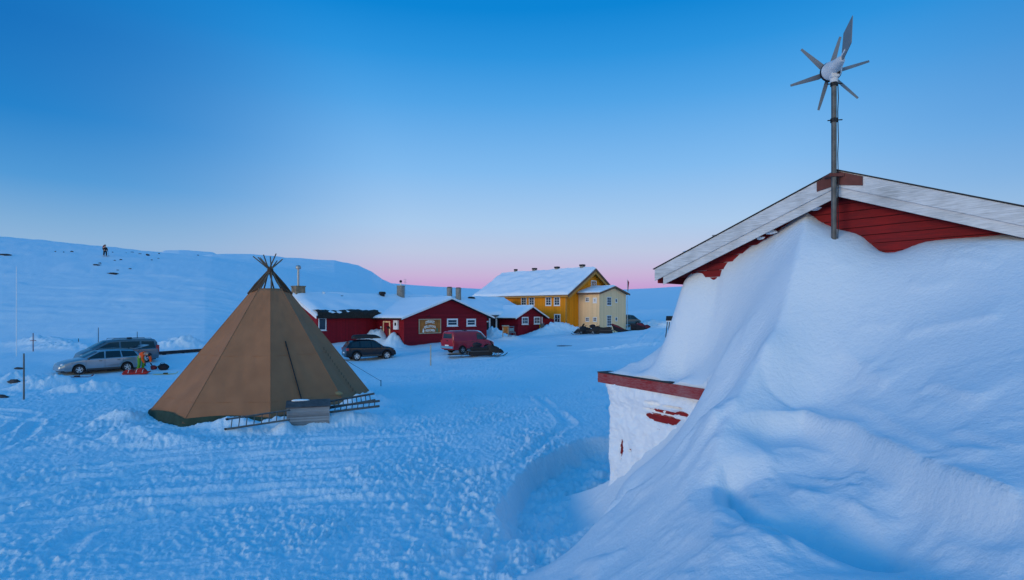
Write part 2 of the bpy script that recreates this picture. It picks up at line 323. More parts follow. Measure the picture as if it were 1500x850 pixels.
ad = N('ShaderNodeVectorMath'); ad.operation = 'ADD'; Lk(mx.outputs[2], ad.inputs[0]); Lk(sk.outputs[0], ad.inputs[1]); Lk(ad.outputs[0], bg.inputs['Color'])
sl = bpy.data.lights.new('dusk_glow', 'SUN'); sl.energy = .95; sl.angle = math.radians(18); sl.color = (1, .82, .68)
so = bpy.data.objects.new('dusk_glow', sl); C.objects.link(so)
so.rotation_euler = Vector((-SUN[0], -SUN[1], -math.tan(math.radians(5)))).to_track_quat('-Z', 'Y').to_euler()

# ------------------------------------------------------------------ the ground: packed yard, plough banks, hills to the horizon
TIPI = (-10.2, 24.0)
gpts = [P3(*p) for p in [(540,527,50),(140,549,37.5),(592,508,58),(670,518,49.5),(720,515,53),(758,493,74),(830,487,78),(878,491,78.4),(925,488,86),(960,485,80),(985,481,70),(35,586,26),(25,522,44),
        (48,516,56),(110,510,52),(210,541,40),(260,518,46),(565,500,60),(551,492,63),(480,497,60),(900,520,50),(960,520,45),(640,535,44),(750,560,34)]]
gpts += [(-8,8.5,0),(-3,8.5,-.02),(0,11,-.05),(-8,16,-.05),(-2,17,0),(3,24,.05),(-14,18,-.05),(-4,28,0),(-20,28,0),(-10,24,.05),(0,36,.12),(10,40,.2),(6,22,.05),(6,12,.1),(8,4,.2),(0,0,.2),(-8,0,.1),(-16,8,0),(-30,20,.3),
         (-30,0,.3),(30,20,.6),(30,0,.5),(0,-30,.5),(-30,-30,.5),(30,-30,.5),(-40,60,.6),(-20,70,1.0),(-60,70,1.2),(40,60,1.2),(40,90,1.6),(10,110,2),(-20,110,1.8),(-60,30,.8),(70,30,1.5),(70,80,2)]
GF = tps_fit(gpts, .05)
E1 = ([-400,0,155,240,310,420,560,700,900,1010,1500], [150,111,96.5,87.5,80,62,28,8,4,4,4])
E2 = ([-400,200,260,310,365,420,490,525,545,560,580,620,700,1500], [60,66,80,87,84.5,80.5,78,70,60,48,38,20,10,5])
E3 = ([0,225,240,262,285,312,350,500,580,1500], [60,84,91,92.5,91,88,70,45,20,15])
E4 = ([0,500,555,580,640,700,820,920,1010,1100,1500,1900], [40,42,44,42.5,38,35,33,34,39,43,52,50])
BANKS = []   # (x, y, rx, ry, rot, h)  heaps pushed up by the plough
def bank(px, py, Y, rx, ry, h, rot=0): X = (px-PCX)/FPX*Y; BANKS.append((X, Y, rx, ry, rot, h))
bank(135,575,29,1.9,.8,.45,.35); bank(72,572,30.5,1.5,.8,.6,.7); bank(28,560,33,2.2,1.2,.45,.3); bank(90,512,50,4.2,1.8,.55,-.25); bank(60,508,54,3.6,1.5,.65,-.25); bank(258,515,49,2.2,1.3,.62,.15); bank(285,510,50,2.4,1.2,.5,.2)
bank(552,500,60,1.3,1.2,1.15); bank(577,505,58.3,1.1,1.2,1.15); bank(722,505,70,1.5,1.1,1.0); bank(733,508,69,2.0,1.2,.6); bank(748,512,66,1.5,1.1,.35); bank(812,492,76.3,2.4,1.3,.95,.3); bank(795,497,74.5,2.8,1.3,.5,.4); bank(835,495,77,3.2,1.1,.55,-.3)
bank(925,482,96,5,2.2,1.6,0); bank(960,482,92,6,2.2,1.5,0); bank(985,478,80,4,2,1.2,.2); bank(900,505,55,3.5,.7,.22,.15); bank(930,507,56,3,.6,.25,.1)
bank(200,620,18.3,1.0,.7,.30,.4); bank(185,600,21,.9,.9,.32,.9); bank(250,628,17.6,1.1,.5,.24,0); BANKS.extend([(-9.9,19.85,1.3,.42,.10,.34),(-7.3,20.75,2.0,.55,.76,.45),(-6.1,20.35,1.8,.55,.5,.40),(-9.2,18.9,1.3,.35,.1,.16),(-5.95,23.3,2.0,.6,1.45,.55),(-12.6,19.9,1.2,.4,.1,.06)]); bank(548,583,22.2,1.0,1.2,.25,.6)
bank(417,618,19.0,.35,.35,.25); bank(480,500,59,3,1,.8,.85)
TR = [[(-9.5,9),(-10.5,12),(-9.5,15),(-6.5,16.4),(-3,17.2),(0,19)], [(-11.2,9),(-12.2,12.5),(-10.8,16),(-7,17.6),(-3,18.4),(0,20.4)], [(-22,22),(-17.5,21),(-15.5,18),(-14.5,14),(-14.8,9)],
      [(-24,24),(-18.8,22.4),(-17,19),(-16.2,15),(-16.6,10)], [(-7.2,8),(-7.9,10.5),(-6.4,12.2),(-3,13),(0,14.8),(2,20),(1,30)], [(-23,34),(-14,33),(-7,36),(-2,44),(2,60)], [(-24,32.2),(-14,31.2),(-6,34.2),(-.4,43),(3.5,60)],
      [(-6,45),(2,47),(12,56),(18,72)], [(-4,43),(3,45.3),(13.4,54.6),(20,72)]]
for k_ in range(5):      # sweeping arcs of wheel tracks over the lower left
    TR.append([(-16+1.1*k_, 8.2), (-15.2+1.15*k_, 11.5-.25*k_), (-12.2+1.1*k_, 14.4-.62*k_), (-8+.9*k_, 16-.95*k_), (-3.5+.6*k_, 16.8-1.1*k_)])
HOL = (1.75, 14.1)   # wind scoop beside the lean-to
def ground_h(x, y):
    x = np.asarray(x, float); y = np.asarray(y, float); r = np.hypot(x, y)+1e-6; th = np.arctan2(x, y)
    tc_ = np.clip(th, -.88, .88); px = PCX+FPX*np.tan(tc_); Yd = r*np.cos(tc_)
    side = 1-sstep(1.0, 1.9, np.abs(th))
    near = tps_eval(GF, np.clip(x, -70, 70), np.clip(y, -30, 110)); near = np.clip(near, -.4, 2.2)
    for X, Y, rx, ry, rot, h in BANKS:
        dx, dy = x-X, y-Y; c, s = math.cos(rot), math.sin(rot); m = (np.abs(dx) < 3*max(rx, ry)) & (np.abs(dy) < 3*max(rx, ry))
        if not m.any(): continue
        a = (dx[m]*c+dy[m]*s)/rx; b = (-dx[m]*s+dy[m]*c)/ry; q = np.sqrt(a*a+b*b)
        prof = np.exp(-(q*1.15)**2.2)
        lump = min(h, .7)*(.34*fbm(x[m]*1.5, y[m]*1.5, 41, 3)+.24*np.abs(perlin(x[m]*2.7, y[m]*2.7, 47)))
        near[m] += prof*(h+lump)
    def lay(E, d): return CAMZ+np.interp(px, *E)/FPX*d
    z0, z1, z2, z3, z4 = near, lay(E1, 135.), lay(E2, 320.), lay(E3, 900.), lay(E4, 2800.)
    z = near.copy()
    st = np.interp(px, [0, 300, 560, 700, 1000], [48, 52, 70, 100, 115])
    t = np.clip((Yd-st)/(135-st), 0, 1); tt = t**1.25*(1-t)+t**.85*t
    z = np.where(Yd > st, z0+(z1-z0)*tt, z)
    def seg(za, zb, a, b, dip):
        s = np.clip((Yd-a)/(b-a), 0, 1); return za+(zb-za)*s-dip*np.sin(PI*s)*(zb*.5+4)
    z = np.where(Yd > 135, seg(z1, z2, 135, 320, .10), z); z = np.where(Yd > 320, seg(z2, z3, 320, 900, .30), z)
    z = np.where(Yd > 900, seg(z3, z4, 900, 2800, .3), z); z = np.where(Yd > 2800, z4-(Yd-2800)*.02, z)
    z = near+(z-near)*side
    far = sstep(60, 200, Yd)
    z = z+side*far*(fbm(x/40, y/40, 5, 4)*.5*np.clip(Yd/135, 0, 1.5))*(1-sstep(900, 2800, Yd))
    # open snow: undulation, sastrugi, trampled lumps, tracks
    z = z+.05*fbm(x/3.2, y/3.2, 3, 3)*(1-far)
    ca, sa = math.cos(.35), math.sin(.35); us, vs = x*ca+y*sa, -x*sa+y*ca
    hill = sstep(45, 75, Yd)
    z = z+hill*(1-sstep(250, 500, Yd))*(.05*fbm(us/4.5, vs/1.8, 23, 5)+.07*np.abs(perlin(us/1.5, vs/1.0, 27))*sstep(-.2, .4, fbm(x/14, y/14, 28, 2))+.30*np.maximum(0, fbm(us/13, vs/6.5, 29, 3)))
    trod = (1-hill)
    rel = .55+.9*sstep(-.5, .6, fbm(x/1.9+3, y/1.9, 63, 3))
    busy = sstep(-.35, .45, fbm(x/4.5, y/4.5, 61, 3)+.5*np.exp(-((x+.6)/3.0)**2))*(.35+.65*sstep(-6.5, -3, x))
    lumps = .55*fbm(x/.50, y/.50, 71, 4, .6)+.75*np.abs(perlin(x/.22, y/.22, 83))-.35*np.abs(perlin(x/.36+9, y/.30, 89))
    nd = 1-sstep(24, 60, r)
    z = z+trod*(.010+.036*busy)*rel*lumps*(.5+.5*nd)+trod*nd*rel*(.026+.022*busy)*fbm(x/.15, y/.15, 93, 3)
    z = z+trod*.030*perlin(us/.8, vs/.14, 97)*nd*(1-.6*busy)
    # boot prints in the soft snow close by
    ft = np.clip(1.2*np.exp(-((x+.7+.12*(y-10))/1.3)**2-((y-10.4)/3.2)**2), 0, 1); pr = perlin(x/.34, y/.40, 131)
    z = z-ft*.10*sstep(.1, .5, pr)+ft*.04*np.abs(perlin(x/.2, y/.2, 137))
    # lumpy heaps by the tent
    lt = np.exp(-((x+14.2)/1.8)**2-((y-20.3)/2.6)**2)+.8*np.exp(-((x+11.8)/2.2)**2-((y-17.6)/.7)**2)+.7*np.exp(-((x+21.5)/4.5)**2-((y-29)/2.2)**2)+.7*np.exp(-((x+27)/4.5)**2-((y-33)/3.2)**2)
    z = z+lt*(.20*np.maximum(0, perlin(x/.62, y/.62, 151))+.10*np.abs(perlin(x/.27, y/.27, 157)))
    for i, tr in enumerate(TR):
        m = (x > min(p[0] for p in tr)-1.5) & (x < max(p[0] for p in tr)+1.5) & (y > min(p[1] for p in tr)-1.5) & (y < max(p[1] for p in tr)+1.5)
        if not m.any(): continue
        d, s, par = polyline_dist(x[m], y[m], tr); d = d+.08*perlin(x[m]/1.5, y[m]/1.5, 7+i); fade = sstep(0, .1, par)*(1-sstep(.85, 1, par))*(.5+.5*sstep(-.4, .3, perlin(x[m]/2.5, y[m]/2.5, 201+i)))
        z[m] += fade*(-.075*np.exp(-(d/.17)**2)+.045*np.exp(-((d-.32)/.09)**2)+.010*np.exp(-(d/.16)**2)*np.sin(par*420+6*perlin(par*30, par*0, 211+i))*(perlin(par*12, par*0+i, 215) > 0))
    # hollow scoured by the wind round the lean-to
    dx, dy = x-HOL[0], y-HOL[1]; al = .36*dx+.933*dy; pe = .933*dx-.36*dy
    pe = pe+.03*al*al*0; q = np.sqrt((al/4.35)**2+(pe/1.5)**2)*(1+.05*perlin(x*1.1, y*1.1, 171)); inn = 1-sstep(.80, 1.0, q)
    z = np.where(inn > 0, z-inn*(.58+.12*fbm(x/.7, y/.7, 177, 4)+.07*np.abs(perlin(x/.25, y/.25, 179))), z)
    # the tent's own flat pitch
    dt_ = np.hypot(x-TIPI[0], y-TIPI[1]); z = z*(sstep(2.6, 4.0, dt_))+(.02)*(1-sstep(2.6, 4.0, dt_))
    return z
def G(x, y): return float(ground_h(np.array([x]), np.array([y]))[0])
def hit(px, py, lo=6, hi=2500):
    Y = np.geomspace(lo, hi, 5000); X = (px-PCX)/FPX*Y; Z = CAMZ-(py-HOR)/FPX*Y; g = ground_h(X, Y); k = np.argmax(Z <= g)
    return (float(X[k]), float(Y[k]), float(g[k]))
def build_ground():
    rr = [.6]
    while rr[-1] < 6: rr.append(rr[-1]*1.03+.02)
    while rr[-1] < 48: rr.append(rr[-1]*1.0052)
    while rr[-1] < 112: rr.append(rr[-1]*1.0036)
    while rr[-1] < 7000: rr.append(rr[-1]*1.016)
    rr = np.array(rr); fr = np.linspace(-.86, .86, 1150); bk = np.linspace(.86, 2*PI-.86, 120)[1:-1]
    th = np.concatenate([fr, bk, [fr[0]+2*PI]]); R, T = np.meshgrid(rr, th, indexing='ij'); x = R*np.sin(T); y = R*np.cos(T)
    z = ground_h(x, y); z[:, -1] = z[:, 0]
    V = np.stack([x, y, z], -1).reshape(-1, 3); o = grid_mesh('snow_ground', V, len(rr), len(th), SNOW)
    print('ground verts', len(V)); return tag(o, 'snow covered yard and hillsides, packed and tracked between the buildings', 'snow', kind='structure')
build_ground()

# ------------------------------------------------------------------ the great drift against the shed
F0 = np.array([1.95, 12.5]); EV = np.array([.471, -.882]); MV = np.array([.882, .471]); FL = 3.01; FZ = 2.68
SA = Vector((5.16, 9.0, 6.21)); SD = Vector((.661, -.75, 0)); SN = Vector((-.75, -.661, 0)); SP = .40   # shed apex, along-gable, outward normal, pitch
def on_wall(px, py, P, Nn):
    """point where the sight line through a photo pixel meets a vertical plane"""
    d = ((px-PCX)/FPX, 1.0); t = ((P[0])*Nn[0]+P[1]*Nn[1])/(d[0]*Nn[0]+d[1]*Nn[1]); return (d[0]*t, t, CAMZ-(py-HOR)/FPX*t)
def lw(px, py): q = F0+MV*.16; return on_wall(px, py, q, MV)
SW = SA-SN*.32
def sw(px, py): return on_wall(px, py, SW, SN)
A = [P3(*p) for p in [(1160,420,8.75),(1118,530,8.0),(1061,648,7.2),(1037,720,6.4),(960,850,5.3),
     (1180,606,7.35),(1180,540,7.75),(1200,450,8.3),(1200,380,8.75),(1068,652,7.1),(1120,632,7.2),(1180,623,7.1),(1250,643,6.25),(1330,684,5.1),(1420,734,4.25),(1500,768,3.78),(1560,792,3.4),
     (1300,450,7.7),(1300,550,6.8),(1300,620,6.1),(1400,450,7.0),(1400,550,6.0),(1400,650,5.0),(1500,450,6.3),(1500,550,5.3),(1500,650,4.5),
     (1120,680,6.45),(1200,700,5.85),(1250,740,5.02),(1330,760,4.58),(1085,725,5.6),(1150,758,5.14),(1250,790,4.64),(1340,815,4.2),(1420,800,3.95),(1500,820,3.55),(1500,850,3.4),
     (1100,790,4.55),(1200,830,4.05),(1050,745,5.7),(1100,850,4.05),(1300,850,3.72),
     (1000,700,7.3),(1025,645,8.0),(960,725,8.2),(905,748,9.2),(891,742,9.35),(905,722,9.9),(900,800,7.3),(950,790,6.6),(865,779,9.0),(840,803,8.5),(800,850,7.7),(900,850,6.1),
     (1060,600,8.5),(1080,560,8.7),(1060,530,9.3),(1042,555,9.55),(1055,485,10.4),(1050,430,10.8),(1100,430,9.8),(1100,490,9.0),(1130,400,9.5)]]
A += [sw(*p) for p in [(1060,388),(1100,360),(1140,345),(1178,331),(1200,338),(1225,344),(1262,350),(1292,372),(1350,357),(1420,348),(1500,344)]]
A += [(p[0]-SN[0]*.9, p[1]-SN[1]*.9, p[2]+.05) for p in [sw(*q) for q in [(1060,388),(1140,345),(1180,331),(1215,342),(1292,372),(1420,348),(1500,344)]]]
A += [lw(*p) for p in [(1038,588),(1005,612),(975,635),(945,660),(912,692)]]
A += [(.2,9.6,-.25),(-.6,8.6,-.2),(1.0,10.6,-.4),(1.5,11.9,-.5),(1.38,9.75,-.2),(1.6,10.5,-.35),(1.12,9.2,.0),(-1.2,6.5,-.1),(-1,4,.6),(-2.5,3,-.2),(-3,0,.2),(0,3.5,1.5),(0,0,2.2),(2,2,2.1),(3,0,2.2),(6,2,2.6),(7,4.6,3.4),(8,3,3.2),(0,-3,2.0),(5,-3,2.3),(-1,1.5,1.7),(9,6,5.0)]
AF = tps_fit(A, .003)
Rp = [P3(*p) for p in [(900,544,12.35),(950,521,12.2),(935,530,12.3),(918,540,12.4),(925,546,12.9),(980,500,12.0),(999,470,11.8),(1011,428,11.5),(1006,450,11.65),(1055,485,10.4),(1050,430,10.8),(1060,530,9.3),(1042,555,9.55),(1080,560,8.8),(1100,430,9.7),(1100,490,8.8)]]
Rp += [sw(*p) for p in [(1003,410),(1014,400),(1030,398),(1060,388),(1100,360),(1140,345)]]
Rp += [(*(F0+EV*s+MV*.02), FZ+.05+.02*s) for s in (-.1, .6, 1.2, 1.8, 2.4, 2.9)]+[(*(F0+EV*s+MV*.45), FZ+.16+.10*s) for s in (.4, 1.2, 2.0)]
Rp += [(p[0]-SN[0]*.9, p[1]-SN[1]*.9, p[2]) for p in [sw(*q) for q in [(1020,404),(1060,388),(1140,345)]]]
Rp += [P3(*p) for p in [(962,514,12.6),(975,503,12.6),(985,495,13.0),(996,474,12.7),(1004,448,12.6),(970,520,13.3),(960,505,11.9)][:6]]
RF = tps_fit(Rp, .003)
def px_xy(L): return [P3(*p)[:2] for p in L]
CRESTS = [  # polyline, height, width on its left, width on its right
 (px_xy([(1062,655,7.15),(1120,632,7.2),(1180,623,7.1),(1250,643,6.25),(1330,684,5.1),(1420,734,4.25),(1500,768,3.78),(1560,792,3.4)]), .20, .32, .09),
 ([(5.35,10.3)]+px_xy([(1179,331,9.35),(1163,420,8.75),(1122,530,8.0),(1090,590,7.6),(1061,650,7.1),(1040,710,6.5)]), .26, .45, .40),
 (px_xy([(1055,655,7.2),(1025,645,8.0),(985,680,8.0),(945,715,8.4),(905,748,9.2)]), .26, .30, .25),
 (px_xy([(1066,672,6.7),(1074,710,5.9),(1105,742,5.35),(1180,770,4.9),(1260,795,4.5),(1345,818,4.15)]), -.30, .40, .12),
 (px_xy([(1150,690,5.75),(1230,705,5.35),(1290,735,4.75),(1345,775,4.25)]), .05, .25, .07),
 (px_xy([(1200,735,5.1),(1280,760,4.6),(1340,790,4.25)]), .045, .2, .06),
 (px_xy([(1360,790,4.1),(1430,805,3.85),(1500,835,3.45)]), .05, .2, .07),
 (px_xy([(1215,500,8.0),(1290,560,6.8),(1330,600,6.1),(1420,630,5.2)]), .04, .4, .16),
 (px_xy([(1000,700,7.2),(1012,760,6.2),(1050,800,5.2),(1120,815,4.5)]), .06, .3, .15)]
def drift_pt(px, py, F=None):
    Y = np.linspace(3, 13, 1200); X = (px-PCX)/FPX*Y; g = tps_eval(F or AF, X, Y); k = int(np.argmax(CAMZ-(py-HOR)/FPX*Y <= g)); return (float(X[k]), float(Y[k]))
STROKES = [([(1195,640),(1250,660),(1330,704),(1420,752),(1500,784)], .05, .16, .03), ([(1100,660),(1140,690),(1200,728),(1270,762),(1330,785)], .03, .12, .03), ([(1085,690),(1120,722),(1180,752),(1260,778)], .03, .10, .03), ([(1040,760),(1100,775),(1180,806),(1260,838)], .04, .16, .04), ([(1230,600),(1290,622),(1340,655),(1400,680),(1480,700)], .045, .22, .04),
 ([(1083,501),(1055,512),(1032,523),(1010,543)], .075, .22, .05), ([(1069,430),(1050,440),(1029,450)], .03, .12, .03), ([(1086,405),(1070,412),(1052,421)], .03, .12, .03), ([(1218,401),(1235,395),(1250,397)], .022, .10, .03),
 ([(1262,460),(1290,454)], .02, .08, .03), ([(1255,488),(1285,482),(1310,484)], .028, .12, .03), ([(1318,498),(1355,488),(1392,480),(1470,466)], .045, .22, .04), ([(1380,386),(1420,383),(1456,392)], .03, .14, .03),
 ([(1328,417),(1350,426),(1380,420),(1402,414)], .03, .12, .03), ([(1342,583),(1375,577),(1410,590),(1445,594)], .055, .22, .04), ([(1255,560),(1278,564),(1298,577)], .05, .16, .04), ([(1090,550),(1122,587),(1150,606),(1180,615)], -.05, .14, .05),
 ([(1222,518),(1250,538),(1280,552)], .03, .18, .05), ([(1330,712),(1400,733),(1500,766)], .04, .10, .03), ([(1355,800),(1395,797),(1430,805),(1500,828)], .05, .14, .03), ([(1390,640),(1440,652),(1500,672)], .03, .16, .03),
 ([(1130,665),(1170,655),(1215,662),(1240,676)], .035, .14, .03), ([(1185,690),(1230,700),(1275,728)], .04, .13, .03), ([(1215,720),(1260,738),(1300,765)], .035, .10, .03), ([(1120,690),(1150,705),(1185,732)], .03, .10, .03),
 ([(1240,690),(1285,705),(1310,722)], .045, .12, .03), ([(1022,700),(1035,680),(1052,672)], .03, .10, .04), ([(1075,785),(1120,790),(1160,812)], .04, .12, .03), ([(1000,790),(1040,800),(1080,830)], .04, .14, .04), ([(930,745),(975,715),(1010,690)], .05, .16, .05), ([(1210,445),(1225,441)], .02, .08, .03), ([(1100,470),(1088,500),(1085,530)], .03, .2, .06)]
for st_, h_, wl_, wr_ in STROKES: CRESTS.append(([drift_pt(*q) for q in st_], h_, wl_, wr_))
def detail(x, y, px):
    z = np.zeros(np.shape(x))
    ca, sa = math.cos(-1.08), math.sin(-1.08); u, v = x*ca+y*sa, -x*sa+y*ca     # the wind runs down along the wall
    low = .35+.65*px                                                          # rougher where the drift flattens out
    z += .005*fbm(u/.8, v/.5, 301, 3)
    f = fbm(u/.55, v/.19+.25*perlin(u/.9, v/.9, 303), 311, 4); on = low*sstep(.0, .45, fbm(x/1.0, y/1.0, 319, 2))
    z += .014*on*sstep(.10, .14, f)+.012*on*sstep(.38, .41, f)          # thin wind-cut plates with a sharp edge
    z += .006*fbm(u/.22, v/.07, 331, 3)*on+.0045*fbm(x/.06, y/.06, 337, 2)
    h = fbm(u/.42, v/.2, 341, 3); z += .014*low*sstep(.42, .46, h)*sstep(0, .4, fbm(x/1.9+5, y/1.9, 347, 2))
    return z
def front_h(x, y):
    z = tps_eval(AF, x, y)
    for pts, h, wl, wr in CRESTS:
        d, s, par = polyline_dist(x, y, pts); w = np.where(s > 0, wl, wr); fade = sstep(0, .10, par)*(1-sstep(.88, 1, par)); wob = 1+.08*perlin(par*9, par*0, 401)
        if wr == .09:      # the big lip: the wind has undercut its front
            z = z+fade*np.where(s > 0, .14*np.exp(-d/.30), .14*np.exp(-d/.08)-.15*(1-np.exp(-d/.08))*np.exp(-d/.60))
        else: z = z+h*wob*fade*np.exp(-(d/w))
    # kicked-up blocks at the foot of the drift, near the bottom of the view
    bl = np.exp(-((x-1.2)/.9)**2-((y-7.1)/1.1)**2)+.8*np.exp(-((x-1.5)/.5)**2-((y-5.3)/.5)**2)
    z = z+bl*.11*np.maximum(0, perlin(x/.42, y/.42, 411)-.05)
    return z+detail(x, y, 1-sstep(2.7, 3.6, z))
def roof_h(x, y):
    z = tps_eval(RF, x, y)
    for st_, h_, wl_, wr_ in STROKES[:3]:
        d, sd, par = polyline_dist(x, y, [drift_pt(*q, F=RF) for q in st_]); z = z+h_*sstep(0, .15, par)*(1-sstep(.85, 1, par))*np.exp(-(d/np.where(sd > 0, wl_, wr_)))
    return z+.8*detail(x, y, 0)
def build_drift():
    sv = np.concatenate([np.arange(-2.2, -.0, .05), np.arange(0, FL+.6, .028), np.arange(FL+.6, 14.6, .042)])
    qa = np.concatenate([np.arange(-9.5, 0, .038), [-.001, .05, .12, .20]]); qb = np.concatenate([[.02], np.arange(.04, 3.6, .04)])
    S, Q = np.meshgrid(sv, np.concatenate([qa, qb]), indexing='ij'); na = len(qa)
    for i, w in ((3, .25), (2, .5), (1, .75)): Q[:, na-i] = np.where(S[:, 0] < FL, Q[:, na-i], -.001+.021*w)
    low = np.zeros_like(Q, bool); low[:, na-3:na] = S[:, na-3:na] < FL      # the front sheet tucked against the wall
    x = F0[0]+EV[0]*S+MV[0]*Q; y = F0[1]+EV[1]*S+MV[1]*Q
    zf = front_h(x, y); zr = roof_h(x, y); bl = np.where((Q > 0) & ~low, 1-sstep(FL-.02, FL+.55, S), 0); zr2 = zf+(zr-zf)*bl
    z = np.where((Q > 0) & ~low, zr2, zf)
    # rounded lip where the roof snow ends over the eave and at its open end
    edge = np.where((Q > 0) & ~low, np.exp(-(np.maximum(S+.12, 0)/.10))*.14+np.exp(-(np.maximum(Q, 0)/.05))*.05*(S < FL), 0); z = z-edge
    mask = np.ones((len(sv)-1, len(qa)+len(qb)-1), bool); j = na-1
    Sm = .5*(sv[1:]+sv[:-1])
    mask[Sm < FL, j] = False                     # open along the eave: the board and wall stand there
    mask[Sm < -.12, j:] = False
    # nothing of the front sheet behind the wall's own plane
    V = np.stack([x, y, z], -1).reshape(-1, 3)
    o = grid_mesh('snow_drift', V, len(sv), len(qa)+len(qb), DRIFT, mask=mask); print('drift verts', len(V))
    # the cut edge of the snow lying on the lean-to roof
    rim = MB(); k0 = int(np.argmax(sv > -.12)); k1 = int(np.argmax(sv > FL))
    a = [(x[k, j+1], y[k, j+1], z[k, j+1]) for k in range(k0, k1+1)]
    nb = x.shape[1]
    b = [(x[k0, jj], y[k0, jj], z[k0, jj]) for jj in range(nb-1, j, -1)]
    e = b+a[1:]
    rim.add(e+[(p[0], p[1], FZ-.01 if i >= len(b)-1 else FZ-.1) for i, p in enumerate(e)], [(i, i+1, len(e)+i+1, len(e)+i) for i in range(len(e)-1)])
    rim.build('drift_edge', DRIFT, o, smooth=True)
    return tag(o, 'huge wind-carved snow drift buried against the red shed', 'snow drift', kind='structure')
build_drift()
# ------------------------------------------------------------------ village grid: every house shares these axes
UA = Vector((.654, .756)).normalized(); VA = Vector((UA.y, -UA.x)); RZ = math.atan2(UA.y, UA.x)
def ab(a, b): return (UA.x*a+VA.x*b, UA.y*a+VA.y*b)
def a_at(px, b): r = (px-PCX)/FPX; return (r*VA.y*b-VA.x*b)/(UA.x-r*UA.y)       # where a sight line meets the plane of constant b
def b_at(px, a): r = (px-PCX)/FPX; return (r*UA.y*a-UA.x*a)/(VA.x-r*VA.y)
def z_at(py, a, b): return CAMZ-(py-HOR)/FPX*ab(a, b)[1]

def wall_poly(mb, pts, t=.12, face='y'):
    """upright wall: outline pts in (s,z); face 'y' = in the x-z plane at y=0 thick towards +y, 'x' = in the y-z plane"""
    return pts
def window(par, x, z, w, h, face='y', off=0, frame='white', bars=(1, 1), fw=.09, name='window'):
    """frame, sill, glazing bars and pane centred at (x,z) on local plane y=off (front) or x=off (left side)"""
    f = MB(); d = .05
    def bx(x0, z0, x1, z1, d0, d1):
        if face == 'y': f.box((x0, off-d1, z0), (x1, off-d0, z1))
        else: f.box((off-d1, x0, z0), (off-d0, x1, z1))
    bx(x-w/2, z-h/2, x-w/2+fw, z+h/2, -.02, d); bx(x+w/2-fw, z-h/2, x+w/2, z+h/2, -.02, d)
    bx(x-w/2+fw, z+h/2-fw, x+w/2-fw, z+h/2, -.02, d); bx(x-w/2+fw, z-h/2, x+w/2-fw, z-h/2+fw, -.02, d)
    bx(x-w/2-.04, z-h/2-.05, x+w/2+.04, z-h/2, -.02, d+.04)
    iw, ih = w-2*fw, h-2*fw
    for k in range(1, bars[0]+1): xx = x-iw/2+iw*k/(bars[0]+1); bx(xx-.025, z-ih/2, xx+.025, z+ih/2, -.01, .035)
    for k in range(1, bars[1]+1): zz = z-ih/2+ih*k/(bars[1]+1); bx(x-iw/2, zz-.02, x+iw/2, zz+.02, -.01, .030)
    o = f.build(name, M[frame], par)
    p = MB()
    if face == 'y': p.box((x-iw/2, off-.012, z-ih/2), (x+iw/2, off+.02, z+ih/2))
    else: p.box((off-.012, x-iw/2, z-ih/2), (off+.02, x+iw/2, z+ih/2))
    p.build('pane', M['glass'], o); return o
def roof_snow(par, P00, P10, P11, P01, thick=.28, seed=1, n=(34, 20), wav=.10, sag=(0,0), name='roof_snow', taper=(1,1,1,1)):
    """a quilt of snow on a roof slope; P00-P10 is the eave, P01-P11 the ridge. taper: rounded at left, right, eave, ridge"""
    P00, P10, P11, P01 = map(lambda p: np.array(p, float), (P00, P10, P11, P01)); nu, nv = n
    u = np.linspace(0, 1, nu)[:, None, None]; v = np.linspace(0, 1, nv)[None, :, None]
    base = (P00*(1-u)+P10*u)*(1-v)+(P01*(1-u)+P11*u)*v
    nrm = np.cross(P10-P00, P01-P00); nrm = nrm/np.linalg.norm(nrm); nrm = nrm*(1 if nrm[2] > 0 else -1)
    Lu = np.linalg.norm(P10-P00); Lv = np.linalg.norm(P01-P00); du = u[..., 0]*Lu; dv = v[..., 0]*Lv
    e = np.ones((nu, nv))
    for on, dd in zip(taper, (du+0*dv, Lu-du+0*dv, dv+0*du, Lv-dv+0*du)):
        if on: e = e*np.sqrt(np.clip(dd/(.35), .0, 1)*(2-np.clip(dd/.35, 0, 1)))
    h = thick*(1+wav*2*fbm(du/2.4+seed*7, dv/2.4+0*du, seed, 3))
    top = base+nrm*(h*(.35+.65*e))[..., None]
    V = np.concatenate([top.reshape(-1, 3)])
    o = grid_mesh(name, V, nu, nv, ROOFSNOW, par)
    rim = MB(); ring = [(i, 0) for i in range(nu)]+[(nu-1, j) for j in range(1, nv)]+[(i, nv-1) for i in range(nu-2, -1, -1)]+[(0, j) for j in range(nv-2, 0, -1)]
    b2 = np.broadcast_to(base, (nu, nv, 3)); nn = len(ring)
    rim.add([tuple(top[i, j]) for i, j in ring]+[tuple(b2[i, j]+nrm*.004) for i, j in ring], [(k, (k+1) % nn, nn+(k+1) % nn, nn+k) for k in range(nn)])
    rim.build('snow_edge', ROOFSNOW, o, smooth=True)
    return o
def gable_walls(par, w, d, he, hr, m, t=.15, x0=0, y0=0, zb=-.6, back=True, name='wall'):
    """four walls of a gabled block, ridge along y, front gable at y0"""
    mb = MB(); x1, y1 = x0+w, y0+d; xm = x0+w/2
    mb.prism([(x0, y0, zb), (x1, y0, zb), (x1, y0, he), (xm, y0, hr), (x0, y0, he)], (0, t, 0))
    mb.box((x0, y0+t, zb), (x0+t, y1, he-.01)); mb.box((x1-t, y0+t, zb), (x1, y1, he-.01))
    if back: mb.prism([(x0+t, y1-t, zb), (x1-t, y1-t, zb), (x1-t, y1-t, he), (xm, y1-t, hr-.05), (x0+t, y1-t, he)], (0, t, 0))
    return mb.build(name, m, par)
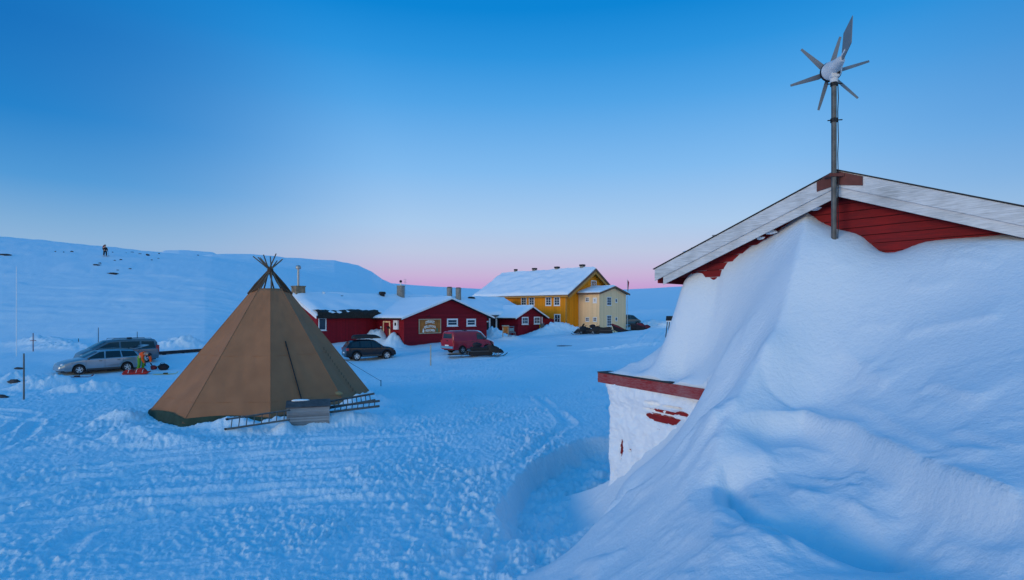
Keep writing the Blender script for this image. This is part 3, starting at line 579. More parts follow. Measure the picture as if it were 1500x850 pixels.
def slab(P00, P10, P11, P01, t):
    a = [Vector(p) for p in (P00, P10, P11, P01)]; n = (a[1]-a[0]).cross(a[3]-a[0]).normalized(); n = n if n.z > 0 else -n
    return MB().prism(a, n*t)

# ---------- red lodge: long block with a gabled wing
a0, b0 = 29.75, -51.0
L = thing('lodge_building', 'long low dark red lodge with a gabled wing and several grey chimneys', 'building', (*ab(a0, b0), 0), RZ)
LE, LR, LD, LL = 3.70, 5.68, 8.8, 32.6
mb = MB(); mb.box((.15, 0, -.5), (LL, .15, LE)); mb.box((.15, LD-.15, -.5), (LL, LD, LE))
mb.prism([(0, 0, -.5), (0, LD, -.5), (0, LD, LE), (0, LD/2, LR), (0, 0, LE)], (.15, 0, 0)); mb.prism([(LL, .15, -.5), (LL, LD-.15, -.5), (LL, LD-.15, LE), (LL, LD/2, LR), (LL, .15, LE)], (-.15, 0, 0))
mb.build('wall', M['red'], L)
WX0, WX1, WY = 36.65-a0, 48.9-a0, -4.75; WE, WR = 3.55, 5.50; xm = (WX0+WX1)/2
mb = MB(); mb.prism([(WX0, WY, -.5), (WX1, WY, -.5), (WX1, WY, WE), (xm, WY, WR), (WX0, WY, WE)], (0, .15, 0)); mb.box((WX0, WY+.15, -.5), (WX0+.15, -.003, WE)); mb.box((WX1-.15, WY+.15, -.5), (WX1, -.003, WE))
mb.build('wing_wall', M['redh'], L)
o_ = .45; sl_ = (LR-LE)/(LD/2); ze = LE-o_*sl_; LRr = 6.15    # the ridge line climbs a little with the piled snow
rf = MB(); rf.v, rf.f = [], []
for yA, yB in ((-o_, LD/2), (LD+o_, LD/2)):
    s = slab((-.4, yA, ze), (LL+.1, yA, ze), (LL+.1, yB, LR), (-.4, yB, LR), .14); rf.add(s.v, s.f)
RF_ = rf.build('roof', M['roof'], L)
s2 = (WR-WE)/((WX1-WX0)/2); wo = .75; wz = WE-wo*s2; rf = MB()
for xA in (WX0-wo, WX1+wo):
    s = slab((xA, WY-.55, wz), (xA, 3.6, wz), (xm, 3.6, WR), (xm, WY-.55, WR), .12); rf.add(s.v, s.f)
rf.build('wing_roof', M['roof'], L)
k = .15
roof_snow(L, (-.4, -o_-.03, ze+k), (LL+.1, -o_-.03, ze+k), (LL+.1, LD/2, LR+k+.1), (-.4, LD/2, LR+k), .34, 3, (80, 24), .16, taper=(1,1,1,0))
roof_snow(L, (-.4, LD+o_, ze+k), (LL+.1, LD+o_, ze+k), (LL+.1, LD/2, LR+k+.1), (-.4, LD/2, LR+k), .36, 8, (30, 10), taper=(1,1,1,0))
roof_snow(L, (WX0-wo, WY-.55, wz+.12), (WX0-wo, 3.6, wz+.12), (xm, 3.6, WR+.12), (xm, WY-.55, WR+.12), .16, 11, (34, 24), .12, taper=(1,0,1,0))
roof_snow(L, (WX1+wo, WY-.55, wz+.12), (WX1+wo, 3.6, wz+.12), (xm, 3.6, WR+.12), (xm, WY-.55, WR+.12), .16, 12, (34, 24), .12, taper=(1,0,1,0))
# bare black sod edge over the left stretch of the eave
sod = MB(); n = 46; rows = []
for i in range(n+1):
    x = -.3+7.6*i/n; h = .14+.06*math.sin(i*.30+.6)+.03*math.sin(i*1.1)+random.uniform(-.025, .025)+.10*math.exp(-((i-30)/8)**2); h *= min(1, (n-i)/3+.35)
    rows.append([(x, -o_-.06, ze-.08), (x, -o_-.13, ze+.22), (x, -o_-.03, ze+.36+h), (x, -o_+.40, ze+.40*sl_+.46+h*.8), (x, 1.0, LE+1.0*sl_+.1)])
sod.v = [p for r in rows for p in r]; sod.f = [(i*5+j, (i+1)*5+j, (i+1)*5+j+1, i*5+j+1) for i in range(n) for j in range(4)]
sod.build('sod_eave', M['sod'], L, smooth=True)
# barge boards on both gables
bb = MB()
for sgn in (0, 1):
    y0_, y1_ = (-o_-.05, LD/2) if sgn == 0 else (LD+o_+.05, LD/2)
    bb.prism([(-.46, y0_, ze-.10), (-.46, y1_, LR-.08), (-.46, y1_, LR+.24), (-.46, y0_, ze+.22)], (.055, 0, 0))
bb.build('barge_board', M['white'], L)
bb = MB()
for xa in (WX0-wo, WX1+wo):
    bb.prism([(xa, WY-.60, wz-.02), (xm, WY-.60, WR-.02), (xm, WY-.60, WR+.13), (xa, WY-.60, wz+.13)], (0, .045, 0))
bb.build('barge_board', M['white'], L)
MB().box((WX0-.03, WY-.03, -.4), (WX0+.12, WY-.003, WE-.1)).build('corner_board', M['red'], L)
# windows, doors
av = a_at(472, b0)-a0; window(L, av, z_at(475, av+a0, b0), .85, 1.25, bars=(0, 0))
for px in (662.5, 690): av = a_at(px, b0+4.75); window(L, av-a0, z_at(472.5, av, b0+4.75), 1.62 if px < 670 else 1.5, .85, off=WY, bars=(0, 1), fw=.16)
bw = b_at(441, a0); window(L, 3.4, z_at(460, a0, b0-3.4), .9, 1.2, 'x', 0, bars=(0, 0)); window(L, 1.5, 2.5, .8, 1.2, 'x', 0, bars=(0, 0))
yd = -(b_at(567, 36.65)-b0); zd = z_at(485, 36.65, b0-yd)
dr = MB().box((WX0-.05, yd-.46, .3), (WX0-.004, yd+.46, 2.95)).build('door', M['red'], L)
MB().box((WX0-.09, yd-.60, .3), (WX0-.004, yd-.46, 3.1)).box((WX0-.09, yd+.46, .3), (WX0-.004, yd+.60, 3.1)).box((WX0-.09, yd-.46, 2.95), (WX0-.004, yd+.46, 3.1)).build('frame', M['cream'], dr)
MB().lathe([(.0,0),(.03,.01),(.03,.05),(0,.06)], (WX0-.11, yd-.34, 1.6), 'x', 8).build('handle', M['steel'], dr)
ym = -(b_at(582, 36.65)-b0); mbx = MB().box((WX0-.22, ym-.28, 2.25), (WX0-.004, ym+.42, 3.2)).build('meter_cabinet', M['white'], L, bevel=.02)
MB().box((WX0-.235, ym-.1, 2.65), (WX0-.22, ym+.18, 2.95)).build('meter_window', M['black'], mbx)
MB().lathe([(.0,0),(.09,.02),(.10,.16),(0,.20)], (WX0-.2, -(b_at(559.5, 36.65)-b0), 2.45), 'x', 10).build('porch_lamp', M['white'], L)
# porch: black panel for its recess's shade, pale posts beside the small gabled house
pa, pb = a_at(717, b0)-a0, 56.35-a0
MB().box((pa-.1, -.03, .3), (pb, -.004, 3.3)).build('porch_shade_panel', M['black'], L)
for px in (717, 727, 736.5):
    x = a_at(px, b0+.3)-a0; MB().box((x-.08, -.38, .3), (x+.08, -.24, 3.45)).build('porch_post', M['white'], L)
wx = (a_at(711, b0)-a0); pw = MB().box((wx-1.0, -.16, .6), (wx+.65, -.02, 2.9)).build('porch_screen', M['white'], L)
MB().box((wx-.85, -.18, 1.25), (wx+.5, -.165, 2.75)).build('pane', M['carglass'], pw)
# chimneys and roof fittings
def chim(px, py0, py1, w, y, m, cap=True, rnd=False, name='chimney'):
    r = (px-PCX)/FPX; a = a_at(px, b0-y); X, Y = ab(a, b0-y); zt = CAMZ-(py0-HOR)/FPX*Y; zb = CAMZ-(py1-HOR)/FPX*Y-.5; x = a-a0
    c = MB()
    if rnd: c.lathe([(w/2, zb), (w/2, zt-.12), (w/2*1.08, zt-.12), (w/2*1.08, zt), (0, zt+.02)], (x, y, 0), n=18)
    else: c.box((x-w/2, y-w/2, zb), (x+w/2, y+w/2, zt-.12)); c.box((x-w/2-.05, y-w/2-.05, zt-.118), (x+w/2+.05, y+w/2+.05, zt))
    o = c.build(name, m, L, smooth=rnd); return x, y, zt, o
x, y, zt, o = chim(437, 419, 433, 1.0, 4.3, M['stone'])
MB().lathe([(.11, zt), (.11, zt+1.75), (.24, zt+1.75), (.27, zt+1.95), (.2, zt+2.12), (0, zt+2.15)], (x, y, 0), n=12).build('flue_pipe', M['steel'], o, smooth=True)
MB().lathe([(0, zt+1.72), (.22, zt+1.76), (.26, zt+1.92), (.2, zt+2.1), (0, zt+2.16)], (x, y, 0), n=12).build('flue_cap', M['black'], o, smooth=True)
x, y, zt, o = chim(587, 418.5, 438, .92, 3.7, M['brick'], rnd=True)
MB().lathe([(.10, zt), (.10, zt+.28), (.05, zt+.28), (.05, zt+.36)], (x, y, 0), n=10).build('flue_pipe', M['white'], o); MB().lathe([(0, zt+.32), (.13, zt+.38), (.17, zt+.5), (.12, zt+.62), (0, zt+.67)], (x, y, 0), n=10).build('flue_cap', M['black'], o, smooth=True)
an = MB(); an.tube([(x+.65, y, zt-1), (x+.65, y, zt+.85)], .018, 5)
for q in (.35, .55, .75): an.tube([(x+.45, y, zt+q), (x+.9, y, zt+q+.05)], .012, 4)
an.build('antenna', M['steel'], L)
for px, p0, p1 in ((658.5, 421.5, 436), (671.5, 422.5, 442)):
    y = 4.6 if px < 660 else 3.4; x, y, zt, o = chim(px, p0, p1, .72, y, M['brick'], rnd=True)
    MB().lathe([(.30, zt+.02), (.32, zt+.10), (0, zt+.12)], (x, y, 0), n=12).build('flue_cap', M['black'], o)
for px, py, w, h, m_ in ((560, 430.5, .75, .65, 'black'), (598, 437, .55, .55, 'black'), (474, 430, .28, .55, 'white')):
    y = 4.0; a = a_at(px, b0-y); Y = ab(a, b0-y)[1]; z = CAMZ-(py-HOR)/FPX*Y
    MB().lathe([(w*.38, z-h*1.3), (w*.38, z-.1), (w*.55, z), (w*.5, z+h*.35), (0, z+h*.4)], (a-a0, y, 0), n=10).build('roof_vent', M[m_], L)
for px, py, w in ((501, 435, 1.2), (578, 436, .5), (691, 436.5, .6)):
    y = 3.9; a = a_at(px, b0-y); Y = ab(a, b0-y)[1]; z = CAMZ-(py-HOR)/FPX*Y
    MB().lump((a-a0, y, z), (w, .5, .16), int(px)).build('bare_roof_patch', M['sod'], L)

# ---------- welcome sign board on the wing's gable
ca = (a_at(613, b0+4.75)+a_at(645, b0+4.75))/2; cz = z_at(478, ca, b0+4.75); wS = a_at(645, b0+4.75)-a_at(613, b0+4.75); hS = 1.52
S = thing('sign_board', 'brown wooden welcome sign with arched pale lettering on the red gable', 'sign', (*ab(ca, b0+4.75+.03), cz), RZ)
MB().box((-wS/2, -.05, -hS/2), (wS/2, 0, hS/2)).build('board', M['signwood'], S)
fr = MB(); f = .07
fr.box((-wS/2-.02, -.075, -hS/2-.02), (wS/2+.02, -.0, -hS/2+f)); fr.box((-wS/2-.02, -.075, hS/2-f), (wS/2+.02, 0, hS/2+.02)); fr.box((-wS/2-.02, -.074, -hS/2+f), (-wS/2+f, 0, hS/2-f)); fr.box((wS/2-f, -.074, -hS/2+f), (wS/2+.02, 0, hS/2-f))
fr.build('frame', M['palewood'], S)
def lettering(txt, width, h, z, arch, y=-.056, par=None, m=None):
    cu = bpy.data.curves.new('lettering', 'FONT'); cu.body = txt; cu.align_x = 'CENTER'; cu.size = 1; cu.extrude = .008; cu.offset = .03
    o = bpy.data.objects.new('t', cu); C.objects.link(o); bpy.context.view_layer.update()
    me = bpy.data.meshes.new_from_object(o.evaluated_get(bpy.context.evaluated_depsgraph_get())); bpy.data.objects.remove(o)
    co_ = np.array([v.co[:] for v in me.vertices]); x = co_[:, 0]; sx = width/(x.max()-x.min()); hy = h/(co_[:, 1].max()-co_[:, 1].min()); xc = (x.max()+x.min())/2
    for v in me.vertices:
        X = (v.co.x-xc)*sx; Z = v.co.y*hy; D = v.co.z; v.co = (X, y-D, z+Z+arch*(1-(2*X/width)**2))
    ob = bpy.data.objects.new('lettering', me); C.objects.link(ob); me.materials.clear(); me.materials.append(m or M['letter']); ob.parent = par; return ob
lettering('DYRANUT', 1.25, .32, .22, .13, par=S); lettering('FJELLSTOVA', 1.62, .34, -.24, .12, par=S); lettering('VELKOMEN', 1.35, .26, -.60, .06, par=S)
MB().prism([(-1.08,-.056,-.62),(-.86,-.056,-.66),(-.80,-.056,-.46),(-.90,-.056,-.30),(-.94,-.056,-.16),(-1.0,-.056,-.30)], (0,-.012,0)).build('emblem', M['letter'], S)
MB().prism([(.86,-.056,-.34),(.96,-.056,-.18),(1.06,-.056,-.30),(1.09,-.056,-.5),(1.02,-.056,-.66),(.90,-.056,-.62)], (0,-.012,0)).build('emblem', M['gsign'], S)
MB().tube([(-.35,-.02,hS/2+.25), (-.35,-.35,hS/2+.38), (-.35,-.42,hS/2+.28)], .03, 6).build('sign_lamp', M['black'], S)

# ---------- small red gabled house
a1, b1 = 56.4, -47.8
K = thing('small_red_house', 'small dark red gabled house with two white-framed windows, in front of the yellow house', 'building', (*ab(a1, b1), 0), RZ)
KW, KE, KR, ko = 5.05, 3.62, 4.72, 1.0
gable_walls(K, KW, 3.15, KE, KR, M['redh'], back=False)
MB().prism([(KW+.002, .06, -.4), (8.1, .06, -.4), (8.1, .06, 3.0), (KW+.002, .06, 3.62)], (0, .12, 0)).build('side_wall', M['redh'], K)
ks = (KR-KE)/(KW/2); kz = KE-ko*ks; rf = MB()
for xA in (-ko, KW+ko):
    s = slab((xA, -.5, kz), (xA, 5.5, kz), (KW/2, 5.5, KR), (KW/2, -.5, KR), .10); rf.add(s.v, s.f)
rf.build('roof', M['roof'], K)
for i, xA in enumerate((-ko, KW+ko)): roof_snow(K, (xA, -.5, kz+.1), (xA, 5.5, kz+.1), (KW/2, 5.5, KR+.1), (KW/2, -.5, KR+.1), .18, 21+i, (26, 16), .12, taper=(1,0,1,0))
bb = MB()
for xA in (-ko, KW+ko): bb.prism([(xA, -.55, kz-.03), (KW/2, -.55, KR-.03), (KW/2, -.55, KR+.13), (xA, -.55, kz+.13)], (0, .045, 0))
bb.build('barge_board', M['white'], K)
for px in (769, 786.5): a = a_at(px, b1); window(K, a-a1, z_at(470 if px < 775 else 469.5, a, b1), 1.35, 1.0, bars=(2, 1), fw=.14)
MB().box((KW-.02, -.05, .2), (KW+.14, -.004, KE-.2)).build('corner_board', M['white'], K)
an_ = a_at(793, b1+.05); tag(MB().box((-.40, -.03, -.30), (.40, 0, .30)).build('notice_sign', M['note'], None), 'small yellow notice on the wall of the small red house', 'sign')
bpy.data.objects['notice_sign'].location = (*ab(an_, b1+.03), z_at(478, an_, b1)); bpy.data.objects['notice_sign'].rotation_euler.z = RZ
nb_ = MB()
for q in (.14, 0, -.14): nb_.box((-.28, -.036, q-.03), (.28, -.031, q+.03))
nb_.build('notice_lines', M['brown'], bpy.data.objects['notice_sign'])

# ---------- yellow house
a2, b2 = 64.3, -45.7
Yh = thing('yellow_house', 'tall ochre yellow timber house with steep snowy roof behind the red buildings', 'building', (*ab(a2, b2), 0), RZ)
YW, YD, YE, YR, yo = 12.8, 17.2, 6.62, 10.25, .62
gable_walls(Yh, YW, YD, YE, YR, M['yellow'], zb=-.3)
ys = (YR-YE)/(YW/2); yz = YE-yo*ys; rf = MB()
for xA in (-yo, YW+yo):
    s = slab((xA, -.75, yz), (xA, YD+.6, yz), (YW/2, YD+.6, YR), (YW/2, -.75, YR), .14); rf.add(s.v, s.f)
rf.build('roof', M['roof'], Yh)
roof_snow(Yh, (-yo, -.72, yz+.14), (-yo, YD+.6, yz+.14), (YW/2, YD+.6, YR+.14), (YW/2, -.72, YR+.14), .32, 31, (60, 34), .22, taper=(1,1,1,0))
roof_snow(Yh, (YW+yo, -.72, yz+.14), (YW+yo, YD+.6, yz+.14), (YW/2, YD+.6, YR+.14), (YW/2, -.72, YR+.14), .2, 32, (40, 20), .2, taper=(1,1,1,0))
bb = MB()
for xA in (-yo-.03, YW+yo+.03): bb.prism([(xA, -.80, yz-.16), (YW/2, -.80, YR-.16), (YW/2, -.80, YR+.17), (xA, -.80, yz+.17)], (0, .06, 0))
bb.build('barge_board', M['brown'], Yh)
bb = MB()
for xA in (-yo+.25, YW+yo-.25): bb.prism([(xA, -.70, yz-.42), (YW/2, -.70, YR-.62), (YW/2, -.70, YR-.18), (xA, -.70, yz-.02)], (0, .05, 0))
bb.build('inner_barge_board', M['ochretrim'], Yh)
MB().box((-yo-.04, -.7, yz-.12), (-yo, YD+.6, yz+.10)).build('gutter_board', M['ochretrim'], Yh)
MB().box((-.025, -.025, -.2), (.16, -.004, YE-.25)).box((-.025, -.004, -.2), (-.004, .16, YE-.25)).build('corner_board', M['ochretrim'], Yh)
bz = MB()
for i in range(int(YW/.42)):   # cover battens on the gable wall
    xx = .3+i*.42; h = YE+ (YR-YE)*(1-abs(xx-YW/2)/(YW/2))-.15; bz.box((xx-.03, -.028, -.2), (xx+.03, -.003, h))
bz.build('batten', M['yellow'], Yh)
for px in (767.5, 779, 803.5, 816):
    bb_ = b_at(px, a2); window(Yh, -(bb_-b2), z_at(441.5, a2, bb_), 1.05, 1.25, 'x', 0, bars=(1, 2), fw=.13)
bb_ = b_at(816.5, a2); window(Yh, -(bb_-b2), z_at(467, a2, bb_), 1.1, 1.3, 'x', 0, bars=(1, 1), fw=.13)
a = a_at(869.5, b2); window(Yh, a-a2, z_at(416, a, b2), 1.45, 1.0, bars=(2, 1), fw=.13)
for px, py, s_ in ((755.5, 397.5, .36), (783, 396, .5), (816, 394, .52), (853, 391, .54)):
    x = YW/2-.1; bb_ = b_at(px, a2+x); X, Y = ab(a2+x, bb_); z = CAMZ-(py-HOR)/FPX*Y
    c = MB().box((x-s_*.5, -(bb_-b2)-s_*.5, z-1.0), (x+s_*.5, -(bb_-b2)+s_*.5, z+.1)).build('chimney', M['brick'], Yh)
    MB().box((x-s_*.62, -(bb_-b2)-s_*.62, z+.102), (x+s_*.62, -(bb_-b2)+s_*.62, z+.34)).build('chimney_cap', M['black'], c)
x = -.2; bb_ = b_at(699.5, a2+.1); MB().box((.1, -(bb_-b2)-.5, yz+.2), (.7, -(bb_-b2)+.5, yz+.85)).build('roof_hatch', M['black'], Yh)

# ---------- cream extension
a3, b3 = 67.2, -42.2
E = thing('cream_extension', 'pale cream two-storey extension with small windows on the yellow gable', 'building', (*ab(a3, b3), 0), RZ)
EW, ED, EE, ER, eo = 7.3, 3.46, 6.72, 7.62, .42
gable_walls(E, EW, ED, EE, ER, M['cream'], back=False, zb=-.3)
es = (ER-EE)/(EW/2); ez = EE-eo*es; rf = MB()
for xA in (-eo, EW+eo):
    s = slab((xA, -.4, ez), (xA, ED, ez), (EW/2, ED, ER), (EW/2, -.4, ER), .12); rf.add(s.v, s.f)
rf.build('roof', M['brown'], E)
for i, xA in enumerate((-eo, EW+eo)): roof_snow(E, (xA+.08*(1-2*i), -.3, ez+.13), (xA+.08*(1-2*i), ED, ez+.13), (EW/2, ED, ER+.12), (EW/2, -.3, ER+.12), .20, 41+i, (20, 16), .15, taper=(1,0,1,0))
bb = MB()
for xA in (-eo-.02, EW+eo+.02): bb.prism([(xA, -.46, ez-.10), (EW/2, -.46, ER-.10), (EW/2, -.46, ER+.14), (xA, -.46, ez+.14)], (0, .055, 0))
bb.build('barge_board', M['brown'], E); MB().box((-eo-.05, -.4, ez-.06), (-eo, ED, ez+.12)).build('gutter_board', M['brown'], E)
for px, py in ((860.5, 439), (871.5, 440), (860.5, 468), (871.5, 468)):
    bb_ = b_at(px, a3); window(E, -(bb_-b3), z_at(py, a3, bb_), .62, .62 if py != 440 else .75, 'x', 0, bars=(1, 1), fw=.10 if py != 440 else .22)
for px, py, w, h in ((892, 441.5, 1.15, 1.2), (902.5, 440.5, .55, .55), (892, 470, 1.15, 1.55), (902.5, 467.5, .55, .55)):
    a = a_at(px, b3); window(E, a-a3, z_at(py, a, b3), w, h, bars=(1, 3 if h > 1.3 else 2) if w > 1 else (0, 0), fw=.08)
MB().box((-.04, -.04, -.3), (EW+.04, -.004, 1.05)).build('plinth', M['stone'], E)
fp = a_at(914, b3-1); X, Y = ab(fp, b3-1.5)
FPo = thing('flag_pole', 'thin pole with a limp dark red flag behind the cream extension', 'flag pole', (X+1.2, Y+1.2, G(X+1.2, Y+1.2)))
zt = CAMZ+(HOR-409)/FPX*(Y+1.2)-FPo.location.z
MB().tube([(0,0,-.3), (0,0,zt)], [.05, .03], 6).build('pole', M['white'], FPo)
MB().prism([(.02,0,zt-.05), (.28,0,zt-.5), (.2,0,zt-1.1), (.12,0,zt-1.9), (.03,0,zt-1.8)], (0,.03,0)).build('flag', M['flag'], FPo)
# ------------------------------------------------------------------ red shed on the right with its buried gable
RS = math.atan2(SD.y, SD.x)
H = thing('shed', 'dark red plank shed with weathered white barge boards half buried in drifted snow', 'shed', (SA.x, SA.y, 0), RS)   # local x along the gable (right = nearer), -y towards the camera
AZ = SA.z; WL, WRt = 3.38, 3.5; BACK = 6.5; ov = .32
red_plank = worn_mat('old red plank paint', (.27,.016,.018), (.10,.014,.018), .8, (.5, .5, 7), .8)
red_plank2 = worn_mat('weathered red fascia paint', (.27,.022,.026), (.42,.38,.38), .32, (1.2, 1.2, 9), .8)
old_white = worn_mat('weathered white board paint', (.68,.69,.70), (.24,.25,.25), .75, (.7, 2, 15), .75)
rnd = random.Random(3)
# siding: every plank lapped over the one below
mb = MB(); pz = 3.2; ph = .135; hw = 2.76
while pz < AZ-.2:
    def half(z): return min(hw, (AZ-.12-z)/SP) if z > AZ-.12-hw*SP else hw
    za, zb = pz, pz+ph-.008; wa, wb = half(za), half(zb)
    if wb > .05:
        y0, y1 = ov-.024+rnd.uniform(-.003, .003), ov-.006
        mb.add([(-wa,y0,za),(wa,y0,za),(wb,y1,zb),(-wb,y1,zb),(-wa,ov+.02,za),(wa,ov+.02,za),(wb,ov+.02,zb),(-wb,ov+.02,zb)], [(0,1,2,3),(0,4,5,1),(2,6,7,3),(0,3,7,4),(1,5,6,2),(4,7,6,5)])
    pz += ph
mb.build('wall_cladding', red_plank, H)
wl = MB(); wl.prism([(-hw, ov+.025, 0), (hw, ov+.025, 0), (hw, ov+.025, AZ-.12-hw*SP), (0, ov+.025, AZ-.13), (-hw, ov+.025, AZ-.12-hw*SP)], (0, .1, 0))
wl.box((-hw, ov+.13, 0), (-hw+.1, BACK, AZ-.14-hw*SP)); wl.box((hw-.1, ov+.13, 0), (hw, BACK, AZ-.14-hw*SP)); wl.box((-hw+.1, BACK-.1, 0), (hw-.1, BACK, AZ-.14-hw*SP))
wl.build('wall', M['black'], H)
rf = MB(); sf = MB()
for sx, wE in ((-1, WL), (1, WRt)):
    s = slab((0, .03, AZ-.02), (sx*wE, .03, AZ-.02-SP*wE), (sx*wE, BACK, AZ-.02-SP*wE), (0, BACK, AZ-.02), .05); rf.add(s.v, s.f)
    nb = 26
    for i in range(nb):      # soffit boards under the overhang
        y0 = .05+i*(BACK-.1)/nb; y1 = y0+(BACK-.1)/nb-.012
        sf.prism([(0, y0, AZ-.10), (sx*(wE-.03), y0, AZ-.10-SP*(wE-.03)), (sx*(wE-.03), y0, AZ-.13-SP*(wE-.03)), (0, y0, AZ-.13)], (0, y1-y0, 0))
rf.build('roof', M['roof'], H); sf.build('soffit', red_plank, H)
ef = MB()
for sx, wE in ((-1, WL), (1, WRt)): ef.box((min(sx*(wE-.03), sx*wE), .05, AZ-.26-SP*wE), (max(sx*(wE-.03), sx*wE), BACK, AZ-.03-SP*wE))
ef.build('eave_board', red_plank, H)
def barge(sx, wE, top, hgt, y0, y1, nm='barge_board'):
    z0 = AZ+top; xs = 0.004*sx; b = MB()
    b.prism([(xs, y0, z0), (sx*wE, y0, z0-SP*wE), (sx*wE, y0, z0-SP*wE-hgt*.93), (xs, y0, z0-hgt)], (0, y1-y0, 0))
    return b.build(nm, old_white, H, bevel=.006)
for sx, wE in ((-1, WL), (1, WRt)):
    barge(sx, wE+.02, .03, .255, -.028, .0); barge(sx, wE-.16, -.20, .175, .004, .028)
    b = MB(); b.prism([(0, -.045, AZ+.052), (sx*(wE+.05), -.045, AZ+.052-SP*(wE+.05)), (sx*(wE+.05), -.045, AZ+.036-SP*(wE+.05)), (0, -.045, AZ+.036)], (0, .5, 0)); b.build('roof_edge', M['roof'], H)
for sx, w in ((-1, .30), (1, .36)):
    MB().prism([(sx*.003, -.052, AZ+.02), (sx*w, -.052, AZ+.02-SP*w), (sx*w, -.052, AZ-.215-SP*w*.35), (sx*.003, -.052, AZ-.215+.02)], (0, .022, 0)).build('ridge_plate', M['rusty'], H, bevel=.004)
# little snow clods caught under the barge boards
for x, dz, r in ((-.40, -.50, .045), (-1.12, -.82, .05), (-1.32, -.90, .035), (.42, -.52, .022)):
    MB().lump((x, .20, AZ+dz+.02), (r*2.1, r, r*.7), int(abs(x)*100), 14, .4).build('snow_clod', CRUST, H, smooth=True, angle=80)
sb = MB()
for i in range(5): sb.lump((-2.1-.16*i+rnd.uniform(-.05,.05), .3, AZ-SP*(2.1+.16*i)+.07), (.10, .25, .035), 40+i, 10)
sb.build('roof_snow', ROOFSNOW, H, smooth=True, angle=80)

# ------------------------------------------------------------------ lean-to in front of the shed's corner
RE = math.atan2(EV[1], EV[0])
T = thing('lean_to', 'low red lean-to with a long red eave board, its wall plastered with driven snow', 'shed', (F0[0], F0[1], 0), RE)   # local x along the eave, +y = into the building
fb = MB(); fb.box((-.08, -.022, FZ-.215), (FL, 0, FZ-.005)); fb.build('eave_board', red_plank2, T, bevel=.006)
MB().box((-.06, -.05, FZ-.002), (FL*.72, .3, FZ+.022)).build('roof_edge', M['roof'], T)
MB().box((-.10, .002, FZ-.22), (-.07, .14, FZ-.02)).tube([(-.11, .03, FZ-.15), (-.03, .03, FZ-.15)], .035, 8).build('eave_end', red_plank2, T)
MB().box((-.05, .01, FZ-.10), (FL+.4, 2.2, FZ-.02)).build('roof', M['roof'], T)
MB().box((-.02, .02, FZ-.205), (FL, .16, FZ-.17)).build('soffit', red_plank, T)
ww = MB(); z = -.6; rnd = random.Random(5)
while z < FZ-.22:
    ww.add([(.20,.145,z),(FL+.3,.145,z),(FL+.3,.16,z+.135),(.20,.16,z+.135),(.20,.2,z),(FL+.3,.2,z),(FL+.3,.2,z+.135),(.20,.2,z+.135)], [(0,1,2,3),(0,4,5,1),(2,6,7,3),(0,3,7,4),(1,5,6,2),(4,7,6,5)]); z += .145
ww.box((.20, .205, -.6), (.32, 2.4, FZ-.25)); ww.build('wall', red_plank, T)
# driven snow plastered over the boards, thin where the red shows
def loc_of(px, py):
    X, Y, Z = lw(px, py); d = np.array([X-F0[0], Y-F0[1]]); return float(d@EV), Z
nx, nz = 150, 130; xs = np.linspace(-.42, FL+.1, nx); zs = np.linspace(-.5, FZ-.2, nz); Xg, Zg = np.meshgrid(xs, zs, indexing='ij')
th = .055+.045*fbm(Xg/.6, Zg/.5, 501, 3)+.018*fbm(Xg/.14, Zg/.10, 507, 3)+.010*fbm(Xg/.05, Zg/.05, 509, 2)
def bare(px, py, rx, rz, rot=0, amt=.16):
    global th
    x, z_ = loc_of(px, py); dx, dz = Xg-x, Zg-z_; c, s = math.cos(rot), math.sin(rot); u = (dx*c+dz*s)/rx; v = (-dx*s+dz*c)/rz
    th = th-amt*np.exp(-(u*u+v*v)**2)*(1+.9*perlin(Xg/.11, Zg/.035, 521))
bare(975, 614, .52, .075, 0, .22); bare(975, 603, .46, .034, 0, .20); bare(962, 591, .18, .045, 0, .22); bare(1001, 606, .16, .045, 0, .18); bare(992, 596, .22, .016, 0, .13); bare(912, 660, .045, .21, .0, .17); bare(925.5, 659.5, .038, .028)
th = th+.05*np.exp(-((Zg-(FZ-.25))/.10)**2)*0
corner = np.clip((.24-Xg)/.62, 0, 1)                                   # the crust wraps round the free corner
yy = .15-np.maximum(th, -.03)+corner*corner*.75-.10*sstep(FZ-.75, FZ-.25, Zg)*(1-sstep(1.2, 2.6, Xg))-.05*sstep(.5, -.3, Zg); bul = sstep(0, .5, .24-Xg); xx = np.where(Xg < .24, .24-(1-np.exp(-(.24-Xg)*4))*.20-bul*(.09*fbm(Zg/.45, Zg*0+3, 531, 3)+.10*sstep(1.2, 2.2, Zg)), Xg)
crV = np.stack([xx, yy, Zg], -1).reshape(-1, 3)
grid_mesh('snow_crust', crV, nx, nz, CRUST, T)

# ------------------------------------------------------------------ wind turbine on its pole in front of the gable
B = SA+SN*.12
Wt = thing('wind_turbine', 'small wind turbine with white casing and grey tail fin on a steel pole', 'wind turbine', (B.x-.02, B.y, 4.0))
hz = CAMZ+(HOR-100)/FPX*B.y-4.0
MB().tube([(0,0,-1), (0,0,hz-.20)], .039, 14).build('pole', M['dsteel'], Wt, smooth=True)
MB().tube([(.05,-.02,hz-.25)]+[(.052+.006*math.sin(i*2.1),-.022,hz-.25-i*.22) for i in range(1,14)], .007, 5).build('cable', M['rubber'], Wt)
for zc in (hz-.25, hz-.82):
    c = MB(); c.lathe([(.052, zc-.03), (.052, zc+.03)], n=12); c.tube([(-.11,-.02,zc-.01), (.12,-.02,zc+.005)], .009, 6); c.build('pole_clamp', M['black'], Wt)
c = MB(); zz = AZ-4.0-.06; c.box((-.10,-.055,zz-.025), (.13,-.042,zz+.025)); c.tube([(.11,-.06,zz), (.11,.14,zz)], .016, 6); c.tube([(-.08,-.06,zz), (-.08,.14,zz)], .016, 6); c.build('wall_bracket', M['rusty'], Wt)
